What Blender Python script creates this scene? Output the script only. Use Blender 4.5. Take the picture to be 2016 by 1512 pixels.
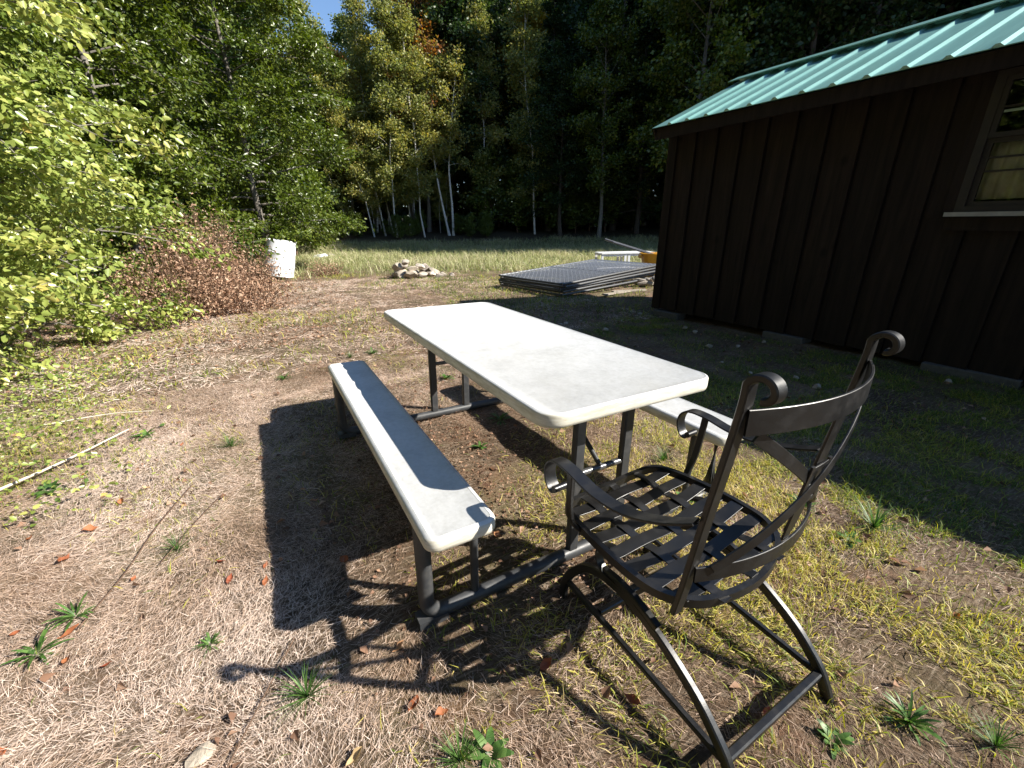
import bpy, math, random
import numpy as np
from math import radians, sin, cos, pi
from mathutils import Vector, Matrix

for o in list(bpy.data.objects): bpy.data.objects.remove(o)
S = bpy.context.scene
COL = S.collection

# ------------------------------------------------------------------ camera
CAM = np.array([-1.0034, -1.8729, 1.2532]); F_PX = 845.58
PITCH, ROLL, YAW = 0.3516, -0.0161, 0.5172
def cam_axes():
    cp, sp, cy, sy = cos(PITCH), sin(PITCH), cos(YAW), sin(YAW)
    f = np.array([sy*cp, cy*cp, -sp]); r = np.array([cy, -sy, 0.]); u = np.cross(r, f)
    cr, sr = cos(ROLL), sin(ROLL)
    return cr*r+sr*u, -sr*r+cr*u, f
cr_, cu_, cf_ = cam_axes()
cam_d = bpy.data.cameras.new('camera'); cam = bpy.data.objects.new('camera', cam_d); COL.objects.link(cam)
cam_d.sensor_width = 36.0; cam_d.lens = 36.0*F_PX/2016.0; cam_d.clip_start = 0.02; cam_d.clip_end = 2000
M = Matrix(((cr_[0], cu_[0], -cf_[0], CAM[0]), (cr_[1], cu_[1], -cf_[1], CAM[1]), (cr_[2], cu_[2], -cf_[2], CAM[2]), (0, 0, 0, 1)))
cam.matrix_world = M
S.camera = cam

# ------------------------------------------------------------------ sky, sun, exposure
KX, KY = 1.01, 0.86                      # metres a shadow moves (-x, +y) per metre of height
sun_vec = np.array([KX, -KY, 1.0]); sun_vec /= np.linalg.norm(sun_vec)
EL = math.asin(sun_vec[2]); AZ = math.atan2(sun_vec[0], sun_vec[1])
W = bpy.data.worlds.new('World'); S.world = W; W.use_nodes = True
wn = W.node_tree; bg = wn.nodes['Background']
sky = wn.nodes.new('ShaderNodeTexSky'); sky.sky_type = 'NISHITA'; sky.sun_disc = False
sky.sun_elevation = EL; sky.sun_rotation = AZ; sky.air_density = 1.0; sky.dust_density = 0.0; sky.ozone_density = 4.0
wn.links.new(sky.outputs[0], bg.inputs[0]); bg.inputs[1].default_value = 0.085
sd = bpy.data.lights.new('sun', 'SUN'); sd.energy = 5.0; sd.angle = radians(0.53); sd.color = (1.0, 0.94, 0.84)
so = bpy.data.objects.new('sun', sd); COL.objects.link(so)
so.rotation_euler = Vector(-sun_vec).to_track_quat('-Z', 'Y').to_euler(); so.location = (20, -14, 18)
S.view_settings.view_transform = 'Standard'; S.view_settings.look = 'None'
S.view_settings.gamma = 1.0; S.view_settings.exposure = 1.3; S.view_settings.use_curve_mapping = False

# ------------------------------------------------------------------ helpers
rng = np.random.default_rng(7)
random.seed(7)
_grid = np.random.default_rng(3).random((256, 256))
def vnoise(x, y):
    x = np.asarray(x, float); y = np.asarray(y, float)
    xi = np.floor(x).astype(int); yi = np.floor(y).astype(int); fx = x-xi; fy = y-yi
    fx = fx*fx*(3-2*fx); fy = fy*fy*(3-2*fy)
    g = lambda a, b: _grid[a % 256, b % 256]
    return (g(xi, yi)*(1-fx)+g(xi+1, yi)*fx)*(1-fy)+(g(xi, yi+1)*(1-fx)+g(xi+1, yi+1)*fx)*fy
def fbm(x, y, s=1.0, o=4):
    v = 0; a = .5; t = 0
    for k in range(o):
        v = v+a*vnoise(np.asarray(x)*s*2**k+17*k, np.asarray(y)*s*2**k+31*k); t += a; a *= .5
    return v/t
def sstep(a, b, x):
    t = np.clip((np.asarray(x, float)-a)/(b-a), 0, 1); return t*t*(3-2*t)
def gh(x, y):
    """height of the ground"""
    x = np.asarray(x, float); y = np.asarray(y, float)
    r = np.hypot(x+1, y+1.9)
    h = (fbm(x, y, .55, 3)-.5)*.05*sstep(1.5, 6, np.hypot(x, y)) + (fbm(x, y, 3.1, 2)-.5)*.026+(fbm(x, y, 11., 2)-.5)*.014
    h = h + .105*np.maximum(0, r-23)*sstep(21, 28, r)*(1-.55*sstep(36, 60, r))
    return h
def H(x, y): return float(gh(x, y))

class MB:
    def __init__(s): s.v = []; s.f = []; s.n = 0
    def add(s, v, f):
        b = s.n; s.v.extend([tuple(map(float, p)) for p in v]); s.f.extend([tuple(i+b for i in q) for q in f]); s.n += len(v); return s
    def box(s, c, d, rz=0, M=None):
        x, y, z = d[0]/2, d[1]/2, d[2]/2; R = Matrix.Rotation(rz, 3, 'Z') if M is None else M
        v = [Vector(c)+R @ Vector((a*x, b*y, e*z)) for a, b, e in ((-1,-1,-1),(1,-1,-1),(1,1,-1),(-1,1,-1),(-1,-1,1),(1,-1,1),(1,1,1),(-1,1,1))]
        return s.add(v, [(3,2,1,0),(4,5,6,7),(0,1,5,4),(1,2,6,5),(2,3,7,6),(3,0,4,7)])
    def sweep(s, path, prof, ref=(0, 0, 1), scale=None, closed=False, cap=True):
        """prof: 2D points (along ref-ish width axis, along the other axis)"""
        P = [np.array(p, float) for p in path]; n = len(P); k = len(prof); vs = []
        for i, p in enumerate(P):
            if closed: t = P[(i+1) % n]-P[i-1]
            else: t = P[min(i+1, n-1)]-P[max(i-1, 0)]
            t = t/(np.linalg.norm(t)+1e-12); rf = np.array(ref[i] if hasattr(ref[0], '__len__') else ref, float)
            b = rf-(rf@t)*t; nb = np.linalg.norm(b)
            if nb < 1e-4: b = np.array([1., 0.1, 0.05]); b = b-(b@t)*t; nb = np.linalg.norm(b)
            b /= nb; m = np.cross(t, b); sc = 1 if scale is None else scale[i]
            for q in prof: vs.append(p+sc*(q[0]*b+q[1]*m))
        fs = []
        for i in range(n if closed else n-1):
            for j in range(k):
                a = i*k+j; b2 = i*k+(j+1) % k; c = ((i+1) % n)*k
                fs.append((a, b2, c+(j+1) % k, c+j))
        if cap and not closed: fs += [tuple(range(k-1, -1, -1)), tuple((n-1)*k+j for j in range(k))]
        return s.add(vs, fs)
    def tube(s, path, r, sides=8, closed=False):
        rr = r if hasattr(r, '__len__') else [r]*len(path)
        pr = [(cos(2*pi*j/sides), sin(2*pi*j/sides)) for j in range(sides)]
        P = np.array(path, float); t = P[-1]-P[0]; ref = (0, 0, 1) if abs(t[2]) < .8*np.linalg.norm(t)+1e-9 else (1, .13, 0)
        return s.sweep(path, pr, ref, rr, closed)
    def bar(s, path, w, t, ref):
        c = min(w, t)*.18
        pr = [(-w/2+c, -t/2), (w/2-c, -t/2), (w/2, -t/2+c), (w/2, t/2-c), (w/2-c, t/2), (-w/2+c, t/2), (-w/2, t/2-c), (-w/2, -t/2+c)]
        return s.sweep(path, pr, ref)
    def obj(s, name, mat, parent=None, smooth=35, loc=None):
        me = bpy.data.meshes.new(name); me.from_pydata(s.v, [], s.f); me.update()
        if smooth: me.shade_smooth(); me.set_sharp_from_angle(angle=radians(smooth))
        return link(name, me, mat, parent, loc)
def link(name, me, mat=None, parent=None, loc=None):
    if mat is not None and len(me.materials) == 0: me.materials.append(mat)
    o = bpy.data.objects.new(name, me); COL.objects.link(o)
    if parent is not None: o.parent = parent
    if loc is not None: o.location = loc
    return o
def thing(name, label, cat, loc=(0, 0, 0), rz=0, group=None):
    o = bpy.data.objects.new(name, None); COL.objects.link(o); o.location = loc; o.rotation_euler = (0, 0, rz); o.empty_display_size = .1
    return tag(o, label, cat, group)
def tag(o, label=None, cat=None, group=None, kind=None):
    if label: o['label'] = label
    if cat: o['category'] = cat
    if group: o['group'] = group
    if kind: o['kind'] = kind
    return o
def copy_tree(o, parent=None):
    c = o.copy(); COL.objects.link(c); c.parent = parent
    for ch in list(o.children): copy_tree(ch, c)
    return c
def smooth_path(pts, n=40, closed=False):
    """Catmull-Rom through the points"""
    P = np.array(pts, float); m = len(P); out = []
    segs = m if closed else m-1
    for i in range(segs):
        if closed: a, b, c, d = P[(i-1) % m], P[i], P[(i+1) % m], P[(i+2) % m]
        else: a, b, c, d = P[max(i-1, 0)], P[i], P[i+1], P[min(i+2, m-1)]
        k = max(2, n//segs)
        for j in range(k):
            t = j/k; out.append(.5*((2*b)+(-a+c)*t+(2*a-5*b+4*c-d)*t*t+(-a+3*b-3*c+d)*t**3))
    if not closed: out.append(P[-1])
    return out
def rawmesh(name, V, loops, starts, totals, tint=None):
    me = bpy.data.meshes.new(name)
    me.vertices.add(len(V)); me.vertices.foreach_set('co', np.ascontiguousarray(V, np.float32).ravel())
    me.loops.add(len(loops)); me.loops.foreach_set('vertex_index', np.ascontiguousarray(loops, np.int32))
    me.polygons.add(len(starts)); me.polygons.foreach_set('loop_start', np.ascontiguousarray(starts, np.int32))
    try: me.polygons.foreach_set('loop_total', np.ascontiguousarray(totals, np.int32))
    except Exception: pass
    if tint is not None:
        a = me.attributes.new('tint', 'FLOAT', 'FACE'); a.data.foreach_set('value', np.ascontiguousarray(tint, np.float32))
    me.update(); me.validate(); return me
def trimesh(name, V, T, tint=None):
    n = len(T); return rawmesh(name, V, np.asarray(T).ravel(), np.arange(n)*3, np.full(n, 3), tint)
def unit(a): return a/(np.linalg.norm(a, axis=-1, keepdims=True)+1e-9)
def leaf_arrays(P, D, N, s, wid=.36, fold=.12, shape='kite', curl=0.0):
    """P base, D direction, N normal, s length -> vertices (n*k,3), tris, tris per leaf"""
    D = unit(D); N = unit(N-(N*D).sum(-1, keepdims=True)*D); Wd = np.cross(D, N); s = s[:, None]; n = len(P)
    if shape == 'kite':
        L = [(0, 0, 0), (.42, wid, fold), (1, 0, -curl), (.42, -wid, fold)]; T = [(0, 1, 2), (0, 2, 3)]
    elif shape == 'blade':
        L = [(0, -wid, 0), (0, wid, 0), (1, 0, -curl)]; T = [(0, 1, 2)]
    elif shape == 'bent':
        L = [(0, -wid, 0), (0, wid, 0), (.55, wid*.8, .0), (.55, -wid*.8, .0), (1, 0, -curl)]; T = [(0, 1, 2), (0, 2, 3), (3, 2, 4)]
    else:
        L = [(0, 0, 0), (.28, wid, fold), (.68, wid*.78, fold*.7-curl*.3), (1, 0, -curl), (.68, -wid*.78, fold*.7-curl*.3), (.28, -wid, fold)]
        T = [(0, 1, 2), (0, 2, 3), (0, 3, 4), (0, 4, 5)]
    V = np.stack([P+s*(a*D+b*Wd+c*N) for a, b, c in L], 1).reshape(-1, 3)
    k = len(L); T = (np.array(T)[None]+(np.arange(n)*k)[:, None, None]).reshape(-1, 3)
    return V, T, len(T)//n
def leaf_mesh(name, P, D, N, s, tint, **kw):
    V, T, m = leaf_arrays(P, D, N, s, **kw); return trimesh(name, V, T, np.repeat(tint, m))
def rdir(n, zs=1.0, zb=0.0, g=rng):
    d = g.normal(size=(n, 3)); d[:, 2] = d[:, 2]*zs+zb; return unit(d)

# ------------------------------------------------------------------ materials
class NT:
    def __init__(s, name):
        s.m = bpy.data.materials.new(name); s.m.use_nodes = True; s.t = s.m.node_tree; s.p = s.t.nodes['Principled BSDF']; s.out = s.t.nodes['Material Output']
    def n(s, typ, **kw):
        nd = s.t.nodes.new('ShaderNode'+typ)
        for k, v in kw.items():
            if k in nd.inputs.keys() if isinstance(k, str) and not hasattr(nd, k) else False: nd.inputs[k].default_value = v
            elif hasattr(nd, k): setattr(nd, k, v)
            else: nd.inputs[k.replace('_', ' ')].default_value = v
        return nd
    def l(s, a, b): s.t.links.new(a, b)
    def ramp(s, fac, stops, interp='LINEAR'):
        r = s.n('ValToRGB'); r.color_ramp.interpolation = interp; e = r.color_ramp.elements
        while len(e) < len(stops): e.new(.5)
        for el, (p, c) in zip(e, stops): el.position = p; el.color = (*c, 1) if len(c) == 3 else c
        s.l(fac, r.inputs[0]); return r.outputs[0]
    def noise(s, scale, detail=5, rough=.6, vec=None, dist=0):
        t = s.n('TexNoise'); t.inputs['Scale'].default_value = scale; t.inputs['Detail'].default_value = detail; t.inputs['Roughness'].default_value = rough; t.inputs['Distortion'].default_value = dist
        if vec is not None: s.l(vec, t.inputs['Vector'])
        return t.outputs['Fac']
    def co(s, w='Object'): return s.n('TexCoord').outputs[w]
    def mapv(s, vec, sc=(1, 1, 1), rot=(0, 0, 0)):
        m = s.n('Mapping'); m.inputs['Scale'].default_value = sc; m.inputs['Rotation'].default_value = rot; s.l(vec, m.inputs[0]); return m.outputs[0]
    def mix(s, f, a, b, mode='MIX'):
        m = s.n('Mix', data_type='RGBA', blend_type=mode)
        for i, x in ((0, f), (6, a), (7, b)):
            if hasattr(x, 'is_linked') or hasattr(x, 'links'): s.l(x, m.inputs[i])
            else: m.inputs[i].default_value = x if i == 0 else (*x, 1)
        return m.outputs[2]
    def math(s, op, a, b=0.0):
        m = s.n('Math', operation=op)
        for i, x in ((0, a), (1, b)):
            if hasattr(x, 'links'): s.l(x, m.inputs[i])
            else: m.inputs[i].default_value = x
        return m.outputs[0]
    def bump(s, h, strength=.3, dist=.01):
        b = s.n('Bump'); b.inputs['Strength'].default_value = strength; b.inputs['Distance'].default_value = dist; s.l(h, b.inputs['Height']); s.l(b.outputs[0], s.p.inputs['Normal']); return b
    def setp(s, col=None, rough=.6, metal=0., spec=.5):
        if col is not None:
            if hasattr(col, 'links'): s.l(col, s.p.inputs['Base Color'])
            else: s.p.inputs['Base Color'].default_value = (*col, 1)
        if hasattr(rough, 'links'): s.l(rough, s.p.inputs['Roughness'])
        else: s.p.inputs['Roughness'].default_value = rough
        s.p.inputs['Metallic'].default_value = metal; s.p.inputs['Specular IOR Level'].default_value = spec; return s.m

def leaf_mat(name, stops, transl=.35, rough=.45, spec=.4):
    t = NT(name); a = t.n('Attribute', attribute_name='tint'); oi = t.n('ObjectInfo')
    f = t.math('ADD', a.outputs['Fac'], t.math('MULTIPLY', t.math('SUBTRACT', oi.outputs['Random'], .5), .14))
    c = t.ramp(f, stops); t.setp(c, rough, 0, spec)
    tr = t.n('BsdfTranslucent'); hs = t.n('HueSaturation'); hs.inputs['Saturation'].default_value = 1.15; hs.inputs['Value'].default_value = 1.35; t.l(c, hs.inputs['Color']); t.l(hs.outputs[0], tr.inputs[0])
    mx = t.n('MixShader'); mx.inputs[0].default_value = transl; t.l(t.p.outputs[0], mx.inputs[1]); t.l(tr.outputs[0], mx.inputs[2]); t.l(mx.outputs[0], t.out.inputs[0]); return t.m

MAT = {}
MAT['leaf_bright'] = leaf_mat('leaf_bright', [(0, (.06, .11, .02)), (.3, (.17, .23, .045)), (.65, (.31, .36, .09)), (.9, (.42, .41, .12)), (1, (.5, .38, .09))], .26, .36, .6)
MAT['leaf_green'] = leaf_mat('leaf_green', [(0, (.03, .05, .008)), (.5, (.085, .125, .016)), (.85, (.17, .20, .035)), (.95, (.3, .25, .04)), (1, (.42, .24, .04))], .3, .36, .55)
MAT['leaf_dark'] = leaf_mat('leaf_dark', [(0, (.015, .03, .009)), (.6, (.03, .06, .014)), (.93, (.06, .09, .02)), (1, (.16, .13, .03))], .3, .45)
MAT['leaf_birch'] = leaf_mat('leaf_birch', [(0, (.09, .13, .04)), (.5, (.23, .25, .07)), (.8, (.36, .31, .08)), (1, (.46, .34, .09))], .4, .45)
MAT['leaf_gold'] = leaf_mat('leaf_gold', [(0, (.17, .18, .03)), (.4, (.36, .29, .045)), (.75, (.52, .33, .05)), (1, (.48, .19, .05))], .42, .45)
MAT['leaf_rust'] = leaf_mat('leaf_rust', [(0, (.1, .12, .025)), (.35, (.2, .16, .04)), (.7, (.4, .17, .06)), (1, (.4, .1, .05))], .42, .45)
MAT['leaf_dead'] = leaf_mat('leaf_dead', [(0, (.10, .055, .035)), (.4, (.27, .155, .10)), (.75, (.42, .27, .18)), (1, (.54, .40, .29))], .25, .6, .25)
MAT['blade_dry'] = leaf_mat('blade_dry', [(0, (.10, .066, .04)), (.25, (.24, .165, .105)), (.55, (.45, .325, .24)), (.8, (.62, .48, .385)), (1, (.76, .64, .55))], .2, .6, .25)
MAT['blade_green'] = leaf_mat('blade_green', [(0, (.05, .10, .02)), (.35, (.16, .23, .045)), (.6, (.37, .37, .06)), (.8, (.54, .46, .11)), (1, (.55, .44, .22))], .35, .5, .3)
MAT['blade_meadow'] = leaf_mat('blade_meadow', [(0, (.12, .16, .05)), (.4, (.26, .30, .12)), (.7, (.40, .40, .21)), (1, (.54, .47, .33))], .35, .55, .25)
MAT['weed'] = leaf_mat('weed', [(0, (.03, .07, .015)), (.5, (.07, .15, .03)), (1, (.14, .24, .06))], .3, .45, .4)
MAT['fallen'] = leaf_mat('fallen', [(0, (.24, .06, .03)), (.5, (.36, .14, .06)), (.8, (.42, .23, .12)), (1, (.5, .36, .19))], .2, .6, .25)

def m_ground():
    t = NT('soil_and_thatch'); co = t.co()
    base = t.ramp(t.noise(1.3, 6, .65, co), [(.3, (.065, .045, .03)), (.5, (.14, .098, .066)), (.7, (.28, .205, .145))])
    fine = t.ramp(t.noise(38, 6, .75, co), [(.25, (.3, .27, .25)), (.5, (.8, .78, .75)), (.72, (1.25, 1.2, 1.1))])
    c = t.mix(.85, base, fine, 'MULTIPLY')
    streak = t.noise(14, 4, .6, t.mapv(co, (1, 7, 1), (0, 0, .6)))
    c = t.mix(t.math('MULTIPLY', t.ramp(streak, [(.5, (0, 0, 0)), (.75, (1, 1, 1))]), .55), c, (.56, .46, .35))
    g = t.ramp(t.noise(.75, 5, .7, co), [(.5, (0, 0, 0)), (.66, (1, 1, 1))])
    c = t.mix(t.math('MULTIPLY', g, .5), c, (.11, .12, .04))
    red = t.ramp(t.noise(2.1, 5, .7, t.mapv(co, (1, 1, 1), (0, 0, 1))), [(.54, (0, 0, 0)), (.7, (1, 1, 1))])
    c = t.mix(t.math('MULTIPLY', red, .45), c, (.24, .11, .06))
    # far meadow's own cover, then brown wood floor darkened to paint in shade
    sx = t.n('SeparateXYZ'); t.l(co, sx.inputs[0])
    far = t.math('ADD', t.math('MULTIPLY', sx.outputs[0], .55), sx.outputs[1])
    fm = t.n('MapRange'); fm.inputs[1].default_value = 12; fm.inputs[2].default_value = 17; t.l(far, fm.inputs[0])
    c = t.mix(t.math('MULTIPLY', fm.outputs[0], .75), c, (.22, .21, .11))
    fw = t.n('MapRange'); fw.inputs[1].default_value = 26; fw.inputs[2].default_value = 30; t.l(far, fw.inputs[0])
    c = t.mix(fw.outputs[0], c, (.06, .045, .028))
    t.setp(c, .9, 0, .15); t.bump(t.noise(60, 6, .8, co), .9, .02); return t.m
MAT['ground'] = m_ground()

def m_plastic():
    t = NT('white_moulded_plastic'); co = t.co()
    c = t.ramp(t.noise(7, 6, .7, co), [(.3, (.46, .465, .46)), (.5, (.55, .555, .55)), (.7, (.60, .605, .60))])
    sp = t.ramp(t.noise(60, 4, .7, co), [(.35, (.86, .86, .84)), (.6, (1, 1, 1))]); c = t.mix(.8, c, sp, 'MULTIPLY')
    st = t.ramp(t.noise(3.2, 5, .65, t.mapv(co, (1, .6, 3))), [(.52, (0, 0, 0)), (.75, (1, 1, 1))]); c = t.mix(t.math('MULTIPLY', st, .25), c, (.46, .44, .38))
    sc2 = t.ramp(t.noise(16, 6, .8, t.mapv(co, (3, .5, 1), (0, 0, .5))), [(.60, (0, 0, 0)), (.72, (1, 1, 1))]); c = t.mix(t.math('MULTIPLY', sc2, .28), c, (.34, .335, .32))
    vv = t.n('TexVoronoi'); vv.inputs['Scale'].default_value = 34; t.l(co, vv.inputs['Vector']); sp2 = t.ramp(vv.outputs['Distance'], [(.03, (1, 1, 1)), (.07, (0, 0, 0))]); c = t.mix(t.math('MULTIPLY', sp2, .35), c, (.22, .2, .17))
    t.setp(c, .38, 0, .5)
    w = t.n('TexVoronoi'); w.inputs['Scale'].default_value = 90; t.l(co, w.inputs['Vector']); 
    a1 = t.n('TexWave'); a1.inputs['Scale'].default_value = 9; a1.inputs['Distortion'].default_value = .6; t.l(t.mapv(co, (1, 1, 0), (0, 0, .6)), a1.inputs['Vector'])
    a2 = t.n('TexWave'); a2.inputs['Scale'].default_value = 9; a2.inputs['Distortion'].default_value = .6; t.l(t.mapv(co, (1, 1, 0), (0, 0, -.6)), a2.inputs['Vector'])
    hgt = t.math('ADD', t.math('MULTIPLY', w.outputs['Distance'], .5), t.math('MULTIPLY', a1.outputs['Fac'], a2.outputs['Fac'])); t.bump(hgt, .05, .0025); return t.m
MAT['plastic'] = m_plastic()
def m_plastic_side():
    t = NT('plastic_edge'); co = t.co()
    c = t.ramp(t.noise(9, 6, .7, t.mapv(co, (1, 1, 6))), [(.3, (.4, .37, .29)), (.55, (.6, .58, .5)), (.7, (.66, .65, .6))]); return t.setp(c, .5, 0, .4)
MAT['plastic_edge'] = m_plastic_side()
def m_black(name, col=(.012, .012, .013), rough=.32, dust=.25):
    t = NT(name); co = t.co(); n = t.noise(22, 5, .7, co)
    c = t.mix(t.math('MULTIPLY', t.ramp(n, [(.5, (0, 0, 0)), (.8, (1, 1, 1))]), dust), col, (.14, .125, .11))
    r = t.n('MapRange'); r.inputs[1].default_value = .3; r.inputs[2].default_value = .75; r.inputs[3].default_value = rough; r.inputs[4].default_value = rough+.25; t.l(n, r.inputs[0])
    t.setp(c, r.outputs[0], 0, .5); t.bump(t.noise(180, 3, .6, co), .15, .001); return t.m
MAT['iron'] = m_black('black_painted_iron', (.0065, .0065, .0068), .28, .06)
MAT['frame'] = m_black('dark_grey_powder_coat', (.035, .037, .04), .36, .4)
def m_wood(name, a, b, scl=(9, 9, .7), rough=.8):
    t = NT(name); co = t.co(); oi = t.n('ObjectInfo')
    off = t.n('VectorMath', operation='ADD'); cmb = t.n('CombineXYZ'); 
    for i in range(3): t.l(t.math('MULTIPLY', oi.outputs['Random'], 37.0+i*11), cmb.inputs[i])
    t.l(co, off.inputs[0]); t.l(cmb.outputs[0], off.inputs[1])
    n = t.noise(2.2, 7, .65, t.mapv(off.outputs[0], scl), .6); c = t.ramp(n, [(.3, a), (.7, b)])
    kn = t.n('TexVoronoi'); kn.inputs['Scale'].default_value = 2.3; t.l(t.mapv(off.outputs[0], (1.2, 1.2, .9)), kn.inputs['Vector'])
    k = t.ramp(kn.outputs['Distance'], [(.05, (.3, .3, .3)), (.13, (1, 1, 1))]); c = t.mix(.8, c, k, 'MULTIPLY')
    v = t.ramp(oi.outputs['Random'], [(0, (.8, .8, .8)), (1, (1.15, 1.1, 1.05))]); c = t.mix(1.0, c, v, 'MULTIPLY')
    t.setp(c, rough, 0, .25); t.bump(n, .35, .004); return t.m
MAT['stain'] = m_wood('dark_stained_board', (.007, .0047, .0038), (.024, .016, .0125))
MAT['oldwood'] = m_wood('grey_old_wood', (.2, .18, .15), (.36, .33, .29))
def m_roof():
    t = NT('green_metal_roof'); co = t.co()
    c = t.ramp(t.noise(3, 5, .6, t.mapv(co, (.5, 3, .5))), [(.3, (.17, .37, .32)), (.7, (.24, .46, .40))]); c = t.mix(.45, c, t.ramp(t.noise(4, 6, .7, t.mapv(co, (.6, 6, .6))), [(.35, (.62, .66, .62)), (.6, (1, 1, 1))]), 'MULTIPLY')
    return t.setp(c, .30, .3, .7)
MAT['roof'] = m_roof()
def m_simple(name, col, rough=.6, metal=0., spec=.4, var=.2, sc=12):
    t = NT(name); c = t.mix(.8, col, t.ramp(t.noise(sc, 5, .65, t.co()), [(.3, (1-var,)*3), (.7, (1+var,)*3)]), 'MULTIPLY'); t.setp(c, rough, metal, spec); t.bump(t.noise(sc*6, 4, .6, t.co()), .15, .003); return t.m
MAT['sill'] = m_simple('weathered_sill', (.3, .3, .29)); MAT['sash'] = m_simple('dark_sash', (.022, .018, .016))
MAT['curtain'] = m_simple('pale_curtain', (.74, .66, .52), .9, 0, .1, .25, 7)
MAT['concrete'] = m_simple('concrete', (.095, .092, .088), .9, 0, .2, .3, 20)
MAT['interior'] = m_simple('dark_interior', (.03, .027, .024), .9)
MAT['galv'] = m_simple('galvanised_tube', (.09, .092, .095), .3, .3, .6, .12, 30)
MAT['wire'] = m_simple('chain_link_wire', (.42, .43, .44), .28, .5, .6, .2, 40)  # paler than its black coating: sun glints put into the colour
MAT['whitepaint'] = m_simple('white_plastic', (.74, .75, .76), .45, 0, .4, .1, 6)
MAT['yellow'] = m_simple('yellow_plastic', (.62, .30, .02), .45, 0, .4, .12, 8)
MAT['darkpole'] = m_simple('grey_pole', (.16, .16, .17), .5, .3)
MAT['stick'] = m_simple('bleached_stick', (.55, .5, .42), .85, 0, .2, .25, 25)
MAT['twig'] = m_simple('brown_twig', (.12, .075, .05), .85, 0, .2, .3, 20)
MAT['bark'] = m_simple('dark_bark', (.075, .06, .048), .95, 0, .15, .45, 6)
MAT['greybark'] = m_simple('grey_bark', (.17, .155, .135), .92, 0, .15, .4, 7)
def m_birch():
    t = NT('birch_bark'); co = t.co()
    b = t.ramp(t.noise(3, 5, .6, co), [(.3, (.5, .46, .41)), (.7, (.74, .71, .66))])
    ln = t.noise(5, 5, .7, t.mapv(co, (1.2, 1.2, 9))); f = t.ramp(ln, [(.56, (0, 0, 0)), (.64, (1, 1, 1))]); c = t.mix(f, b, (.05, .042, .036)); t.setp(c, .75, 0, .25); return t.m
MAT['birch'] = m_birch()
def m_stone():
    t = NT('field_stone'); co = t.co(); oi = t.n('ObjectInfo')
    c = t.ramp(oi.outputs['Random'], [(0, (.3, .27, .23)), (.4, (.42, .37, .3)), (.7, (.36, .32, .29)), (1, (.5, .45, .38))])
    c = t.mix(.9, c, t.ramp(t.noise(9, 6, .7, co), [(.3, (.55, .52, .5)), (.6, (1.1, 1.08, 1.05))]), 'MULTIPLY'); t.setp(c, .9, 0, .2); t.bump(t.noise(14, 6, .7, co), .6, .02); return t.m
MAT['stone'] = m_stone()
def m_glass():
    t = NT('window_glass'); g = t.n('BsdfGlossy'); g.inputs['Roughness'].default_value = .02; tr = t.n('BsdfTransparent'); tr.inputs[0].default_value = (.8, .82, .8, 1)
    fr = t.n('Fresnel'); fr.inputs[0].default_value = 1.5; b = t.math('MULTIPLY', fr.outputs[0], .8); mx = t.n('MixShader'); t.l(b, mx.inputs[0]); t.l(tr.outputs[0], mx.inputs[1]); t.l(g.outputs[0], mx.inputs[2]); t.l(mx.outputs[0], t.out.inputs[0]); return t.m
MAT['glass'] = m_glass()

# ------------------------------------------------------------------ ground
def build_ground():
    a = np.concatenate([np.linspace(-400, -60, 12), np.linspace(-50, -8, 30), np.linspace(-7, 9, 161), np.linspace(9.5, 50, 60), np.linspace(60, 400, 12)])
    X, Y = np.meshgrid(a, a, indexing='ij'); Z = gh(X, Y)
    r = np.hypot(X, Y); Z = np.where(r > 70, np.minimum(Z, 4.2), Z)
    n = len(a); V = np.stack([X, Y, Z], -1).reshape(-1, 3); i = np.arange(n*n).reshape(n, n)
    Q = np.stack([i[:-1, :-1], i[1:, :-1], i[1:, 1:], i[:-1, 1:]], -1).reshape(-1)
    me = rawmesh('ground', V, Q, np.arange(len(Q)//4)*4, np.full(len(Q)//4, 4)); me.shade_smooth()
    tag(link('ground', me, MAT['ground']), kind='structure')
build_ground()

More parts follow.
